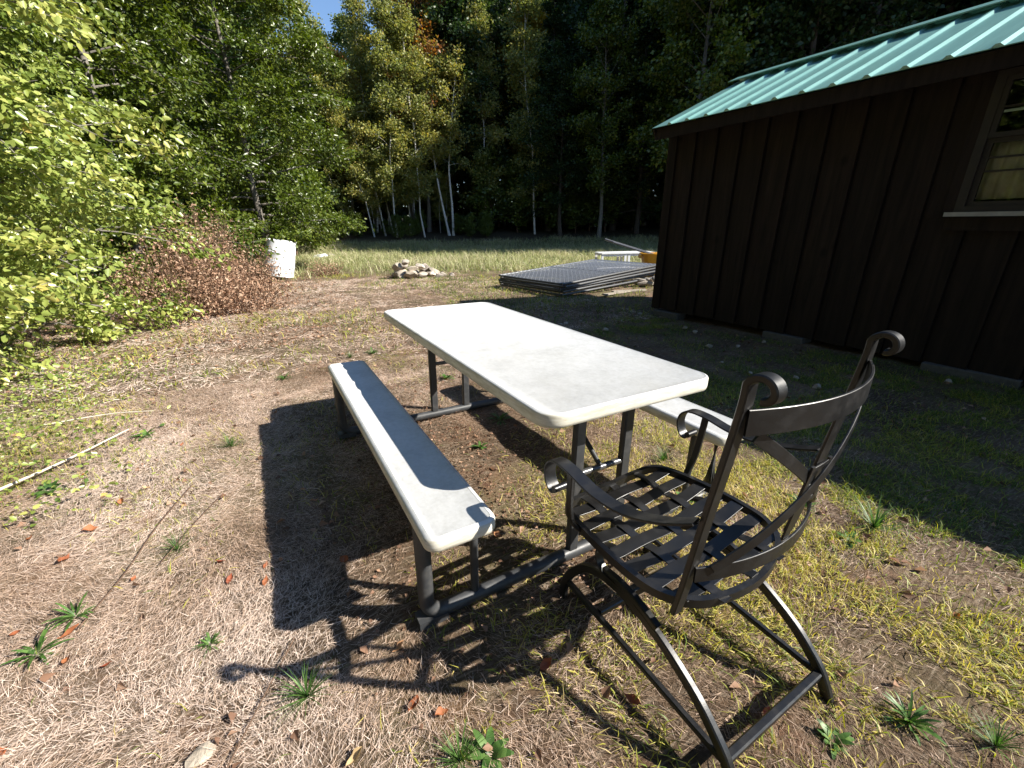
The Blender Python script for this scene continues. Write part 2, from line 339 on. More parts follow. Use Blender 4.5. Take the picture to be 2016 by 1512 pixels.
# ------------------------------------------------------------------ shed
def build_shed():
    XW, Y1, Y0 = 4.01, 2.62, -4.6; XB = 6.5; XR = (XW+XB)/2; ZE = 2.40; XE = 3.70; SL = .44
    sh = thing('shed', 'dark brown wooden shed with a green ribbed metal roof', 'shed', (XW, Y1, 0)); sh.rotation_euler.x = .012
    off = Vector((-XW, -Y1, 0))
    def P(x, y, z): return (x-XW, y-Y1, z)
    W0, W1 = -1.32, -.40       # window opening in y
    bw = .302; y = Y1-.10; k = 0
    def board(yh, yl, z0, z1, x=XW, kk=0):
        m = MB(); yc = (yh+yl)/2; m.box((0, 0, 0), (.022, (yh-yl)-.004, z1-z0), M=Matrix.Rotation(-.11, 3, 'Z'))
        o = m.obj('board', MAT['stain'], sh, 30, P(x-.012, yc, (z0+z1)/2)); return o
    while y > Y0:
        yl = y-bw
        zt = 2.36+.002*(k % 3)
        if y > W0 and yl < W1:
            board(y, yl, .10, 1.30); board(y, yl, 2.26, zt)
            if y > W1: board(y, W1+.01, 1.30, 2.26)
            if yl < W0: board(W0-.01, yl, 1.30, 2.26)
        else: board(y, yl, .10-.004*(k % 2), zt)
        y = yl; k += 1
    # far gable wall boards
    x = XW+.09; k = 0
    while x < XB-.12:
        xr = min(x+bw, XB-.09); zc = ZE-.05+(min((x+xr)/2, 2*XR-(x+xr)/2)-XE)*SL-.06
        m = MB(); m.box((0, 0, 0), (xr-x-.004, .022, zc-.10)); m.obj('board', MAT['stain'], sh, 30, P((x+xr)/2, Y1-.012-.003*(k % 2), (zc+.10)/2)); x = xr; k += 1
    m = MB(); m.box((0, 0, 0), (.03, .10, 2.27)); m.obj('corner_board', MAT['stain'], sh, 30, P(XW-.022, Y1-.055, 2.27/2+.09))
    m = MB(); m.box((0, 0, 0), (.10, .03, 2.27)); m.obj('corner_board', MAT['stain'], sh, 30, P(XW+.015, Y1+.012, 2.27/2+.09))
    # back and near walls, floor
    m = MB(); m.box((0, 0, 0), (.05, Y1-Y0-.1, 2.28)); m.obj('back_wall', MAT['stain'], sh, 0, P(XB-.03, (Y1+Y0)/2, 1.24))
    m = MB(); m.box((0, 0, 0), (XB-XW-.12, .04, 2.28)); m.obj('near_wall', MAT['stain'], sh, 0, P(XR, Y0+.03, 1.24))
    m = MB(); m.box((0, 0, 0), (XB-XW-.1, Y1-Y0-.1, .08)); m.obj('floor_frame', MAT['stain'], sh, 0, P(XR, (Y1+Y0)/2, .14))
    m = MB(); m.box((0, 0, 0), (XB-XW-.12, Y1-Y0-.1, .03)); m.obj('loft_floor', MAT['interior'], sh, 0, P(XR, (Y1+Y0)/2, 2.42))
    # inner lining behind the window, leaving the opening
    m = MB()
    for (ya, yb, za, zb) in ((Y0+.1, W0-.02, .2, 2.36), (W1+.02, Y1-.1, .2, 2.36), (W0-.02, W1+.02, .2, 1.32), (W0-.02, W1+.02, 2.30, 2.36)):
        m.box((0, (ya+yb)/2-Y1, (za+zb)/2), (.02, yb-ya, zb-za))
    m.obj('wall_lining', MAT['interior'], sh, 0, (.05, 0, 0))
    # fascia, soffit
    m = MB(); m.box((0, 0, 0), (.026, Y1-Y0+.06, .125)); m.obj('fascia', MAT['stain'], sh, 30, P(XE+.03, (Y1+Y0)/2, ZE-.075))
    m = MB(); m.box((0, 0, 0), (XW-XE-.05, Y1-Y0+.02, .018)); m.obj('soffit', MAT['stain'], sh, 30, P((XE+XW)/2+.02, (Y1+Y0)/2, ZE-.028))
    for s, x0 in ((1, XE), (-1, 2*XR-XE)):
        a = Vector((x0-XW, Y1+.03-Y1, ZE-.06)); b = Vector((XR-XW, .03, ZE-.06+(XR-XE)*SL)); m = MB(); m.sweep([a, b], [(-.06, -.012), (.06, -.012), (.06, .012), (-.06, .012)], (0, 0, 1)); m.obj('barge_board', MAT['stain'], sh, 30)
    # roof sheets with ribs
    n = Vector((-SL, 0, 1)).normalized()
    yr1, yr0 = Y1+.06, Y0-.06; rib = .257; L0 = Vector((XE-.02, 0, ZE-.0088)); top = Vector((XR-.01, 0, ZE+(XR-.01-XE)*SL))
    def sheet(ya, yb, flip=1):
        m = MB(); 
        for lift, in ((0.0,),):
            ys = np.linspace(ya, yb, 3)
            A = [(L0.x, L0.z), (top.x, top.z)]
            vs = []
            for yy in ys:
                for (xx, zz) in A:
                    for t in (0, .006): vs.append(((xx if flip == 1 else 2*XR-xx)-XW, yy-Y1, zz+t))
            f = []
            for i in range(2):
                b = i*4; c = b+4; f += [(b+1, b+3, c+3, c+1), (b, c, c+2, b+2), (b, b+1, c+1, c), (b+2, c+2, c+3, b+3)]
            m.add(vs, f)
        return m
    yy = yr1; ribm = None
    while yy > yr0+.02:
        yb = max(yy-rib*4, yr0); sheet(yy-.002, yb+.002).obj('roof_sheet', MAT['roof'], sh, 0)
        o2 = sheet(yy-.002, yb+.002, -1).obj('roof_sheet', MAT['roof'], sh, 0); yy = yb
    def ribmesh(flip):
        m = MB(); prof = [(-.034, 0), (-.012, .021), (.012, .021), (.034, 0)]
        for end in (L0, top): 
            for (a, b) in prof: m.v.append(((end.x if flip == 1 else 2*XR-end.x)-XW-(n.x*b if flip == -1 else -n.x*b), a, end.z+.006+n.z*b)); 
        m.n = 8; m.f = [(0, 1, 5, 4), (1, 2, 6, 5), (2, 3, 7, 6), (3, 2, 1, 0), (4, 5, 6, 7)]
        me = bpy.data.meshes.new('rib'); me.from_pydata(m.v, [], m.f); me.update(); me.materials.append(MAT['roof']); return me
    r1, r2 = ribmesh(1), ribmesh(-1); yy = 2.40
    while yy > yr0:
        for me in (r1, r2):
            o = bpy.data.objects.new('roof_rib', me); COL.objects.link(o); o.parent = sh; o.location = (0, yy-Y1, 0)
        yy -= rib
    m = MB(); zt = ZE+(XR-XE)*SL+.062
    pr = [(-.19, -.19*SL*.9), (0, 0), (.19, -.19*SL*.9), (.19, -.19*SL*.9-.012), (0, -.008), (-.19, -.19*SL*.9-.012)]
    vs = []; 
    for yv in (yr1+.02, yr0-.02):
        for a, b in pr: vs.append((XR+a-XW, yv-Y1, zt+b))
    m.add(vs, [(0, 1, 7, 6), (1, 2, 8, 7), (2, 3, 9, 8), (3, 4, 10, 9), (4, 5, 11, 10), (5, 0, 6, 11), (5, 4, 3, 2, 1, 0), (6, 7, 8, 9, 10, 11)]); m.obj('ridge_cap', MAT['roof'], sh, 20)
    # window
    zb, zm, zt = 1.345, 1.86, 2.30; xo = XW-.03
    win = MB()
    for (yc, zc, dy, dz) in (((W0+.0275), (zb+zt)/2, .055, zt-zb), ((W1-.0275), (zb+zt)/2, .055, zt-zb), ((W0+W1)/2, zt-.02, W1-W0-.11, .04), ((W0+W1)/2, zb+.02, W1-W0-.11, .04)):
        win.box((xo-XW, yc-Y1, zc), (.07, dy, dz))
    w = win.obj('window', MAT['sash'], sh, 30)
    m = MB(); m.box((xo-.035-XW, (W0+W1)/2-Y1, zb-.018), (.09, W1-W0+.08, .032)); m.obj('sill', MAT['sill'], w, 30)
    m = MB(); m.box((xo-.02-XW, (W0+W1)/2-Y1, zb-.09), (.03, W1-W0+.06, .10)); m.obj('apron', MAT['stain'], w, 30)
    for side, yc in ((0, W1+.035), (1, W0-.035)):
        m = MB(); m.box((xo-.012-XW, yc-Y1, (zb+zt)/2), (.035, .066, zt-zb)); m.obj('casing', MAT['stain'], w, 30)
    yi0, yi1 = W0+.055, W1-.055; ym = (yi0+yi1)/2+.06
    for nm, za, zc, xs in (('upper_sash', zm, zt-.04, xo-.012), ('lower_sash', zb+.04, zm, xo+.012)):
        m = MB(); t = .034
        for (yc, z, dy, dz) in ((yi0+t/2, (za+zc)/2, t, zc-za), (yi1-t/2, (za+zc)/2, t, zc-za), ((yi0+yi1)/2, za+t/2, yi1-yi0-2*t, t), ((yi0+yi1)/2, zc-t/2, yi1-yi0-2*t, t)): m.box((xs-XW, yc-Y1, z), (.03, dy, dz))
        m.obj(nm, MAT['sash'], w, 30)
        m = MB(); m.box((xs+.002-XW, (yi0+yi1)/2-Y1, (za+zc)/2), (.004, yi1-yi0-2*t+.004, zc-za-2*t+.004)); m.obj('pane', MAT['glass'], w, 0)
        zs = ((za+zc)/2,) if nm == 'upper_sash' else (za+(zc-za)*.52, za+(zc-za)*.72)
        for z in zs: m = MB(); m.box((xs-.004-XW, (yi0+yi1)/2-Y1, z), (.016, yi1-yi0-2*t, .013)); m.obj('muntin', MAT['sash'], w, 0)
        if nm == 'lower_sash': m = MB(); m.box((xs-.006-XW, ym-Y1, (za+zc)/2), (.02, .03, zc-za-2*t)); m.obj('muntin', MAT['sash'], w, 0)
    # scalloped cafe curtain
    yy = np.linspace(yi0+.02, yi1-.02, 90); V = []; Fc = []
    for i, v in enumerate(yy):
        ph = (v-yi0)/.075; dx = .012*sin(2*pi*ph*1.0)+.006*sin(11*v); V += [(.075+dx-.03, v-Y1, zb+.05), (.075+dx-.03, v-Y1, zm-.055+.018*abs(sin(pi*ph)))]
        if i: Fc.append((2*i-2, 2*i, 2*i+1, 2*i-1))
    m = MB(); m.add(V, Fc); c = m.obj('curtain', MAT['curtain'], None, 60, (XW, Y1, 0)); sol = c.modifiers.new('s', 'SOLIDIFY'); sol.thickness = .003
    tag(c, 'pale scalloped curtain hanging behind the lower window sash', 'curtain')
    # paver blocks under the wall
    for i, (yb, ln, lab) in enumerate(((2.36, .42, 'grey concrete block under the far corner of the shed'), (.70, .44, 'grey concrete block under the middle of the shed wall'), (-.82, .6, 'grey concrete block under the shed wall below the window'))):
        m = MB(); m.box((0, 0, 0), (.2, ln, .105)); o = m.obj('concrete_block', MAT['concrete'], None, 30, (XW+.03, yb, .018)); o.rotation_euler.z = (.05, -.03, .04)[i]
        b = o.modifiers.new('b', 'BEVEL'); b.width = .008; b.segments = 2; tag(o, lab, 'block', 'blocks carrying the shed')
build_shed()

# ------------------------------------------------------------------ picnic table
def rounded_rect(hx, hy, r, n=7):
    p = []
    for cx, cy, a0 in ((hx-r, hy-r, 0), (-hx+r, hy-r, pi/2), (-hx+r, -hy+r, pi), (hx-r, -hy+r, 3*pi/2)):
        for k in range(n+1): a = a0+k/n*pi/2; p.append((cx+r*cos(a), cy+r*sin(a)))
        if a0 == pi/2:                       # the left long side gets points of its own
            for q in range(1, 70): p.append((-hx, (hy-r)-q/70*2*(hy-r)))
    return p
def slab(hx, hy, r, ztop, th, cx=0, bev=.007, wob=None, lip=.0, sub=1):
    m = MB(); rings = []
    prof = [(.012, ztop-th), (.002, ztop-th+.006), (0, ztop-th+.016), (0, ztop-bev), (bev*.3, ztop-bev*.3), (bev, ztop)]
    if lip: prof += [(bev+lip, ztop+.0015), (bev+2*lip, ztop-.0012)]
    n = None
    for ins, z in prof:
        ol = rounded_rect(hx-ins, hy-ins, max(r-ins, .004)); n = len(ol)
        vv = []
        for (x, y) in ol:
            dz = wob(x, y, z) if wob else (0, 0); vv.append((cx+x+dz[0], y, z+dz[1]))
        rings.append(vv)
    vs = [v for q in rings for v in q]; f = []
    for k in range(len(rings)-1):
        for j in range(n): a = k*n+j; b = k*n+(j+1) % n; f.append((a, b, b+n, a+n))
    f.append(tuple(range(n-1, -1, -1))); f.append(tuple((len(rings)-1)*n+j for j in range(n)))
    m.add(vs, f); return m
def build_table():
    T = thing('picnic_table', 'folding picnic table with white plastic top, two attached benches and dark tube frame', 'table', (0, 0, 0))
    T.rotation_euler = (.0128, .0200, 0)
    HX, HY, ZT = .381, .941, .7406; xi, xo, HB, ZB = .5233, .7501, .925, .4387; YF = .7756
    def worn(x, y, z):
        k = max(0., float(vnoise(y*26+3, 7.7))-.52)*2.2*float(sstep(-.1, .15, y)*sstep(.85, .6, y))
        return (.007*k, -.006*k) if x < -.36 and z > .725 else (0, 0)
    def top(hx, hy, r, z, th, name, cx=0, bev=.007, lip=.004):
        me = slab(hx, hy, r, z, th, cx, bev, worn if name == 'table_top' else None, lip)
        o = me.obj(name, MAT['plastic'], T, 50); o.data.materials.append(MAT['plastic_edge'])
        for p in o.data.polygons:
            if abs(p.normal.z) < .6 or p.normal.z < -.5: p.material_index = 1
        return o
    top(HX, HY, .075, ZT, .05, 'table_top', 0, .006)
    for s in (-1, 1): top((xo-xi)/2, HB, .042, ZB, .047, 'bench_top', s*(xi+xo)/2, .012)
    for sy in (-1, 1):
        y = sy*YF; r = .026; X = .722; R = .065
        path = [(-X, y, .395)]+[(-X+R-R*cos(a), y, r+R-R*sin(a)) for a in np.linspace(0, pi/2, 8)]+[(x, y, r) for x in np.linspace(-.5, .5, 6)]+[(X-R+R*sin(a), y, r+R-R*cos(a)) for a in np.linspace(0, pi/2, 8)]+[(X, y, .395)]
        MB().tube(path, r, 14).obj('ground_tube', MAT['frame'], T, 40)
        for s in (-1, 1):
            MB().tube([(s*.545, y, r+.01), (s*.545, y, .397)], .0145, 10).obj('bench_support', MAT['frame'], T, 40)
            MB().box((s*(X-.015), y+sy*0, .012), (.1, .058, .03)).obj('foot_cap', MAT['frame'], T, 30)
            MB().box((s*.635, y, .3915), (.20, .045, .004)).obj('bench_bracket', MAT['frame'], T, 30)
            MB().bar([(s*.118, y, r+.012), (s*.118, y, .688)], .046, .03, (1, 0, 0)).obj('table_leg', MAT['frame'], T, 30)
        MB().tube([(-.1, y, .385), (.1, y, .385)], .0125, 10).obj('crossbar', MAT['galv'], T, 40)
        MB().tube([(0, y, .385), (0, y-sy*.12, .47), (0, y-sy*.42, .685)], .0105, 10).obj('brace', MAT['frame'], T, 40)
        MB().box((0, y-sy*.03, .6895), (.34, .09, .003)).obj('leg_plate', MAT['frame'], T, 30)
    for s in (-1, 1): MB().box((s*.3, 0, .682), (.03, 1.6, .016)).obj('under_rail', MAT['frame'], T, 30)
build_table()

# ------------------------------------------------------------------ iron spring chair
def build_chair():
    C = thing('patio_chair', 'black wrought iron spring chair with scrolled back and arms, facing the table', 'chair', (-.055, -1.24, 0))
    ox, oy = -.055, -1.24
    I = MAT['iron']; HW = .208
    # base: two bowed side bars with chords
    prof = [(-.922, -.02), (-.926, .05), (-.945, .105), (-.985, .165), (-1.04, .222), (-1.11, .252), (-1.18, .260), (-1.25, .252), (-1.33, .230), (-1.40, .198), (-1.47, .156), (-1.52, .112), (-1.56, .066), (-1.60, -.02)]
    for s in (-1, 1):
        p = smooth_path([(s*HW, y-oy, z) for y, z in prof], 52); MB().bar(p, .020, .030, (1, 0, 0)).obj('bow_leg', I, C, 30)
        MB().bar([(s*HW, -.945-oy, .085), (s*HW, -1.553-oy, .062)], .018, .018, (1, 0, 0)).obj('chord_rail', I, C, 30)
        p = smooth_path([(s*HW, y-oy, z+.024) for y, z in prof[5:9]], 16); MB().bar(p, .022, .020, (1, 0, 0)).obj('bow_sleeve', I, C, 30)
    MB().bar([(-HW+.011, -1.556-oy, .066), (HW-.011, -1.556-oy, .066)], .022, .022, (0, 0, 1)).obj('rear_crossbar', I, C, 30)
    MB().bar([(-HW+.009, -1.10-oy, .083), (HW-.009, -1.10-oy, .083)], .020, .020, (0, 0, 1)).obj('front_crossbar', I, C, 30)
    MB().bar([(-HW, -1.215-oy, .270), (HW, -1.215-oy, .270)], .028, .024, (0, 0, 1)).obj('spring_crossbar', I, C, 30)
    # seat assembly, turned a little on its springs
    U = bpy.data.objects.new('seat_assembly', None); COL.objects.link(U); U.empty_display_size = .05
    bpy.data.objects.remove(U)
    yaw = Matrix.Rotation(radians(3.0), 3, 'Z')
    def T(p): v = yaw @ Vector((p[0], p[1]-oy, p[2])); return (v.x, v.y, v.z)
    for s in (-1, 1):
        for k, off in enumerate((0, .016, .032)):
            a = np.linspace(-.5*pi, .62*pi, 22); rr = .062-off*.3
            p = [T((s*.205, -1.145+off*.35-.0+rr*cos(t)*1.0, .325+rr*sin(t)*.95)) for t in a]
            p = [T((s*.205, -1.235, .325-rr*.95))]+p
            MB().bar(p, .026, .005, (1, 0, 0)).obj('leaf_spring', I, C, 40)
    zs = .405
    ring = smooth_path([(-.235, -1.00, zs), (-.205, -.935, zs-.004), (-.12, -.915, zs-.012), (0, -.925, zs-.004), (.12, -.915, zs-.012), (.205, -.935, zs-.004), (.235, -1.00, zs), (.252, -1.12, zs), (.255, -1.25, zs-.004), (.235, -1.34, zs-.006), (.16, -1.405, zs-.012), (0, -1.435, zs-.014), (-.16, -1.405, zs-.012), (-.235, -1.34, zs-.006), (-.255, -1.25, zs-.004), (-.252, -1.12, zs)], 96, True)
    m = MB(); pr = [(-.0125, -.008), (.0125, -.008), (.0125, .008), (-.0125, .008)]; m.sweep([T(p) for p in ring], pr, (0, 0, 1), None, True); m.obj('seat_ring', I, C, 30)
    R = np.array(ring)
    def xlim(y):
        c = [abs(p[0]) for p, q in zip(R, np.roll(R, -1, 0)) if (p[1]-y)*(q[1]-y) <= 0]; return max(c) if c else .1
    def dip(x, y): return -.016*(1-(x/.25)**2)*(1-((y+1.18)/.27)**2)
    ys = [-.975, -1.04, -1.105, -1.17, -1.235, -1.30, -1.365]; xs = [-.125, 0, .125]
    for j, y in enumerate(ys):
        xl = xlim(y)-.004; pts = [(x, y, zs+dip(x, y)+.0035*cos(pi*(x/.125)+pi*j)) for x in np.linspace(-xl, xl, 25)]; MB().bar([T(p) for p in pts], .042, .0032, (0, 1, 0)).obj('seat_strap', I, C, 30)
    for i, x in enumerate(xs):
        pts = [(x, y, zs+dip(x, y)-.0035*cos(pi*(x/.125)+pi*(-.975-y)/.065)) for y in np.linspace(-.925, -1.43 if i == 1 else -1.435, 41)]; MB().bar([T(p) for p in pts], .030, .0032, (1, 0, 0)).obj('seat_strap', I, C, 30)
    # back posts with scrolls
    def scroll(cx, cz, r0, r1, a0, a1, n=26): return [(cx+(r0+(r1-r0)*t)*cos(a0+(a1-a0)*t), cz+(r0+(r1-r0)*t)*sin(a0+(a1-a0)*t)) for t in np.linspace(0, 1, n)]
    base = [(-1.385, .402), (-1.400, .50), (-1.422, .68), (-1.442, .83), (-1.456, .945)]
    sc = scroll(-1.487, .984, .030, .014, .10*pi, 1.5*pi)          # over the top and down behind
    sc = [(y, z) for y, z in sc]
    side = smooth_path([(0, y, z) for y, z in base+[(sc[0][0], sc[0][1])]], 26)
    path2 = [(p[1], p[2]) for p in side]+sc[1:]
    def px(z): return .256+.001*min(max((z-.4)/.55, 0), 1)
    for s in (-1, 1):
        MB().bar([T((s*px(z), y, z)) for y, z in path2], .030, .014, (1, 0, 0)).obj('back_post', I, C, 30)
        # arm: scroll at the front, swept to the back post
        arm = [(-1.012, .548), (-.990, .530), (-.968, .545), (-.958, .580), (-.968, .615), (-1.0, .634), (-1.06, .632), (-1.15, .615), (-1.25, .618), (-1.34, .645), (-1.41, .678)]
        axx = [.30, .30, .30, .30, .30, .30, .302, .304, .302, .292, .272]
        pts = smooth_path([(s*a, y, z) for a, (y, z) in zip(axx, arm)], 50); pts = [T(p) for p in pts]
        MB().bar(pts, .040, .006, (1, 0, 0)).obj('armrest', I, C, 30)
        MB().tube([T((s*.278, -1.005, .548)), T((s*.322, -1.005, .548))], .0105, 12).obj('scroll_pin', I, C, 40)
        p = smooth_path([(s*.242, -1.04, zs-.01), (s*.272, -1.035, .43), (s*.292, -1.042, .50), (s*.30, -1.052, .628)], 18); MB().bar([T(q) for q in p], .022, .012, (0, 1, 0)).obj('arm_post', I, C, 30)
    # curved back: work on a bulged sheet between the posts
    def by(z): 
        zz = [b[1] for b in base]; return float(np.interp(z, zz, [b[0] for b in base]))
    def bp(x, z): xx = x/px(z); return (x, by(z)-.012-.062*(1-min(xx*xx, 1)), z)
    def rail(z0, w, name, h):
        pts = [bp(x, z0-h*(1-(x/.27)**2)) for x in np.linspace(-px(z0), px(z0), 25)]; MB().bar([T(p) for p in pts], w, .006, (0, 0, 1)).obj(name, I, C, 30)
    rail(.918, .052, 'top_rail', .0); rail(.535, .040, 'lower_rail', .0)
    for s in (-1, 1):
        pts = [bp(s*(.225-.45*t), .885-.335*t) for t in np.linspace(0, 1, 21)]; 
        pts = [(a, b-.004*s, c) for a, b, c in pts]
        MB().bar([T(p) for p in pts], .026, .005, [tuple(yaw @ Vector((1, 0, 1))) if s > 0 else tuple(yaw @ Vector((-1, 0, 1)))]*1 and (0, 0, 1)).obj('cross_strip', I, C, 30)
    pts = [bp(0, z) for z in np.linspace(.553, .893, 15)]; MB().bar([T((a, b+.008, c)) for a, b, c in pts], .026, .005, (1, 0, 0)).obj('centre_strip', I, C, 30)
    for z, hw in ((.765, .040), (.717, .040), (.669, .040)):
        pts = [bp(x, z) for x in np.linspace(-hw, hw, 9)]; MB().bar([T((a, b+.001, c)) for a, b, c in pts], .011, .004, (0, 0, 1)).obj('medallion_bar', I, C, 30)
    for s in (-1, 1):
        pts = [bp(s*.038, z) for z in np.linspace(.66, .775, 6)]; MB().bar([T((a, b+.001, c)) for a, b, c in pts], .011, .0055, (1, 0, 0)).obj('medallion_bar', I, C, 30)
build_chair()

# ------------------------------------------------------------------ yard things
def build_fence_panels():
    u = radians(9); Lx, Ly = 3.05, 1.90; mesh = {}
    def pipe(a, b): return MB().tube([a, b], .021, 8)
    proto = None; labs = ['topmost', 'second from the top', 'third from the top', 'fourth from the top', 'lowest']
    for i in range(5):
        k = 4-i; z = .03+k*.048
        lab = 'chain link fence panel lying on the grass, %s of the stack' % labs[i]
        dx, dy = ((0, 0), (.05, -.03), (-.03, .02), (.04, .03), (-.02, -.02))[i]
        loc = (3.78+dx, 4.62+dy, z+.02)
        if proto is None:
            t = thing('fence_panel', lab, 'fence panel', loc, u, 'stacked chain link fence panels')
            for a, b in (((0, 0, 0), (Lx, 0, 0)), ((0, Ly, 0), (Lx, Ly, 0)), ((0, .022, 0), (0, Ly-.022, 0)), ((Lx, .022, 0), (Lx, Ly-.022, 0)), ((Lx/2, .022, 0), (Lx/2, Ly-.022, 0))): pipe(a, b).obj('frame_tube', MAT['galv'], t, 40)
            # woven wire
            m = MB(); d = .115; r = .0042
            n = int((Lx+Ly)/d)
            for q in range(1, n):
                s = q*d
                for sg in (1, -1):
                    x0, y0 = (s, 0) if s <= Lx else (Lx, s-Lx); x1, y1 = (0, s) if s <= Ly else (s-Ly, Ly)
                    if sg < 0: x0, x1 = Lx-x0, Lx-x1
                    m.tube([(x0, y0, .012+sg*.003), (x1, y1, .012+sg*.003)], r, 3)
            wm = m.obj('wire_mesh', MAT['wire'], t, 0); proto = t; lowmesh = wm.data.copy(); lowmesh.materials.clear(); lowmesh.materials.append(MAT['iron'])  # lower wire meshes swapped to black, painting in the shade inside the stack
        else:
            t = copy_tree(proto); t.location = loc; t['label'] = lab
            for ch in t.children:
                if ch.name.startswith('wire_mesh'): ch.data = lowmesh
        t.rotation_euler = (0.012, -.035-.004*k, u+(0, .02, -.015, .012, -.02)[i])
build_fence_panels()

def stone_mesh(seed, sx, sy, sz):
    g = np.random.default_rng(seed); import bmesh
    bm = bmesh.new(); bmesh.ops.create_icosphere(bm, subdivisions=3, radius=1)
    pl = [(unit(g.normal(size=(1, 3)))[0], g.uniform(.5, .8)) for _ in range(12)]
    ph = g.random((3, 3))*6
    for v in bm.verts:
        p = np.array(v.co)
        for nrm, d in pl:
            e = p@nrm-d
            if e > 0: p = p-nrm*e*.99
        p = p*(1+.05*np.sin(5*p[1]+ph[0, 0])*np.sin(4*p[2]+ph[0, 1]))
        v.co = p*np.array([sx, sy, sz])
    me = bpy.data.meshes.new('stone'); bm.to_mesh(me); bm.free(); me.shade_smooth(); me.set_sharp_from_angle(angle=radians(28)); me.materials.append(MAT['stone']); return me
def build_firepit():
    cx, cy = 2.75, 10.0; g = np.random.default_rng(5)
    spec = []
    for k in range(11):
        a = 2*pi*k/11+.2; r = .46+g.uniform(-.05, .05); spec.append((cx+r*cos(a)*1.1, cy+r*sin(a)*.9, 0, g.uniform(.13, .2)))
    up = [(cx-.5, cy-.15, .20, .17), (cx-.2, cy-.42, .2, .13), (cx+.02, cy-.35, .22, .14), (cx-.28, cy+.2, .22, .15), (cx+.2, cy-.2, .17, .16), (cx-.35, cy-.3, .34, .12), (cx+.32, cy+.1, .18, .13)]
    extra = [(cx+.8, cy-.62, 0, .1), (cx+.62, cy-.45, 0, .12), (cx+.45, cy-.62, 0, .11)]
    al = spec+up+extra; wh = ['in the bottom ring of the fire pit', 'on top of the fire pit ring', 'lying loose beside the fire pit']
    for i, (x, y, z, s) in enumerate(al):
        k = 0 if i < 11 else 1 if i < 18 else 2
        o = link('stone', stone_mesh(50+i, s*g.uniform(1, 1.4), s*g.uniform(.8, 1.1), s*g.uniform(.55, .8)), None, None, (x, y, H(x, y)+z+s*.5)); o.rotation_euler = (g.uniform(-.25, .25), g.uniform(-.25, .25), g.uniform(0, 6))
        tag(o, 'rough tan field stone '+wh[k], 'stone', 'field stones '+wh[k])
build_firepit()

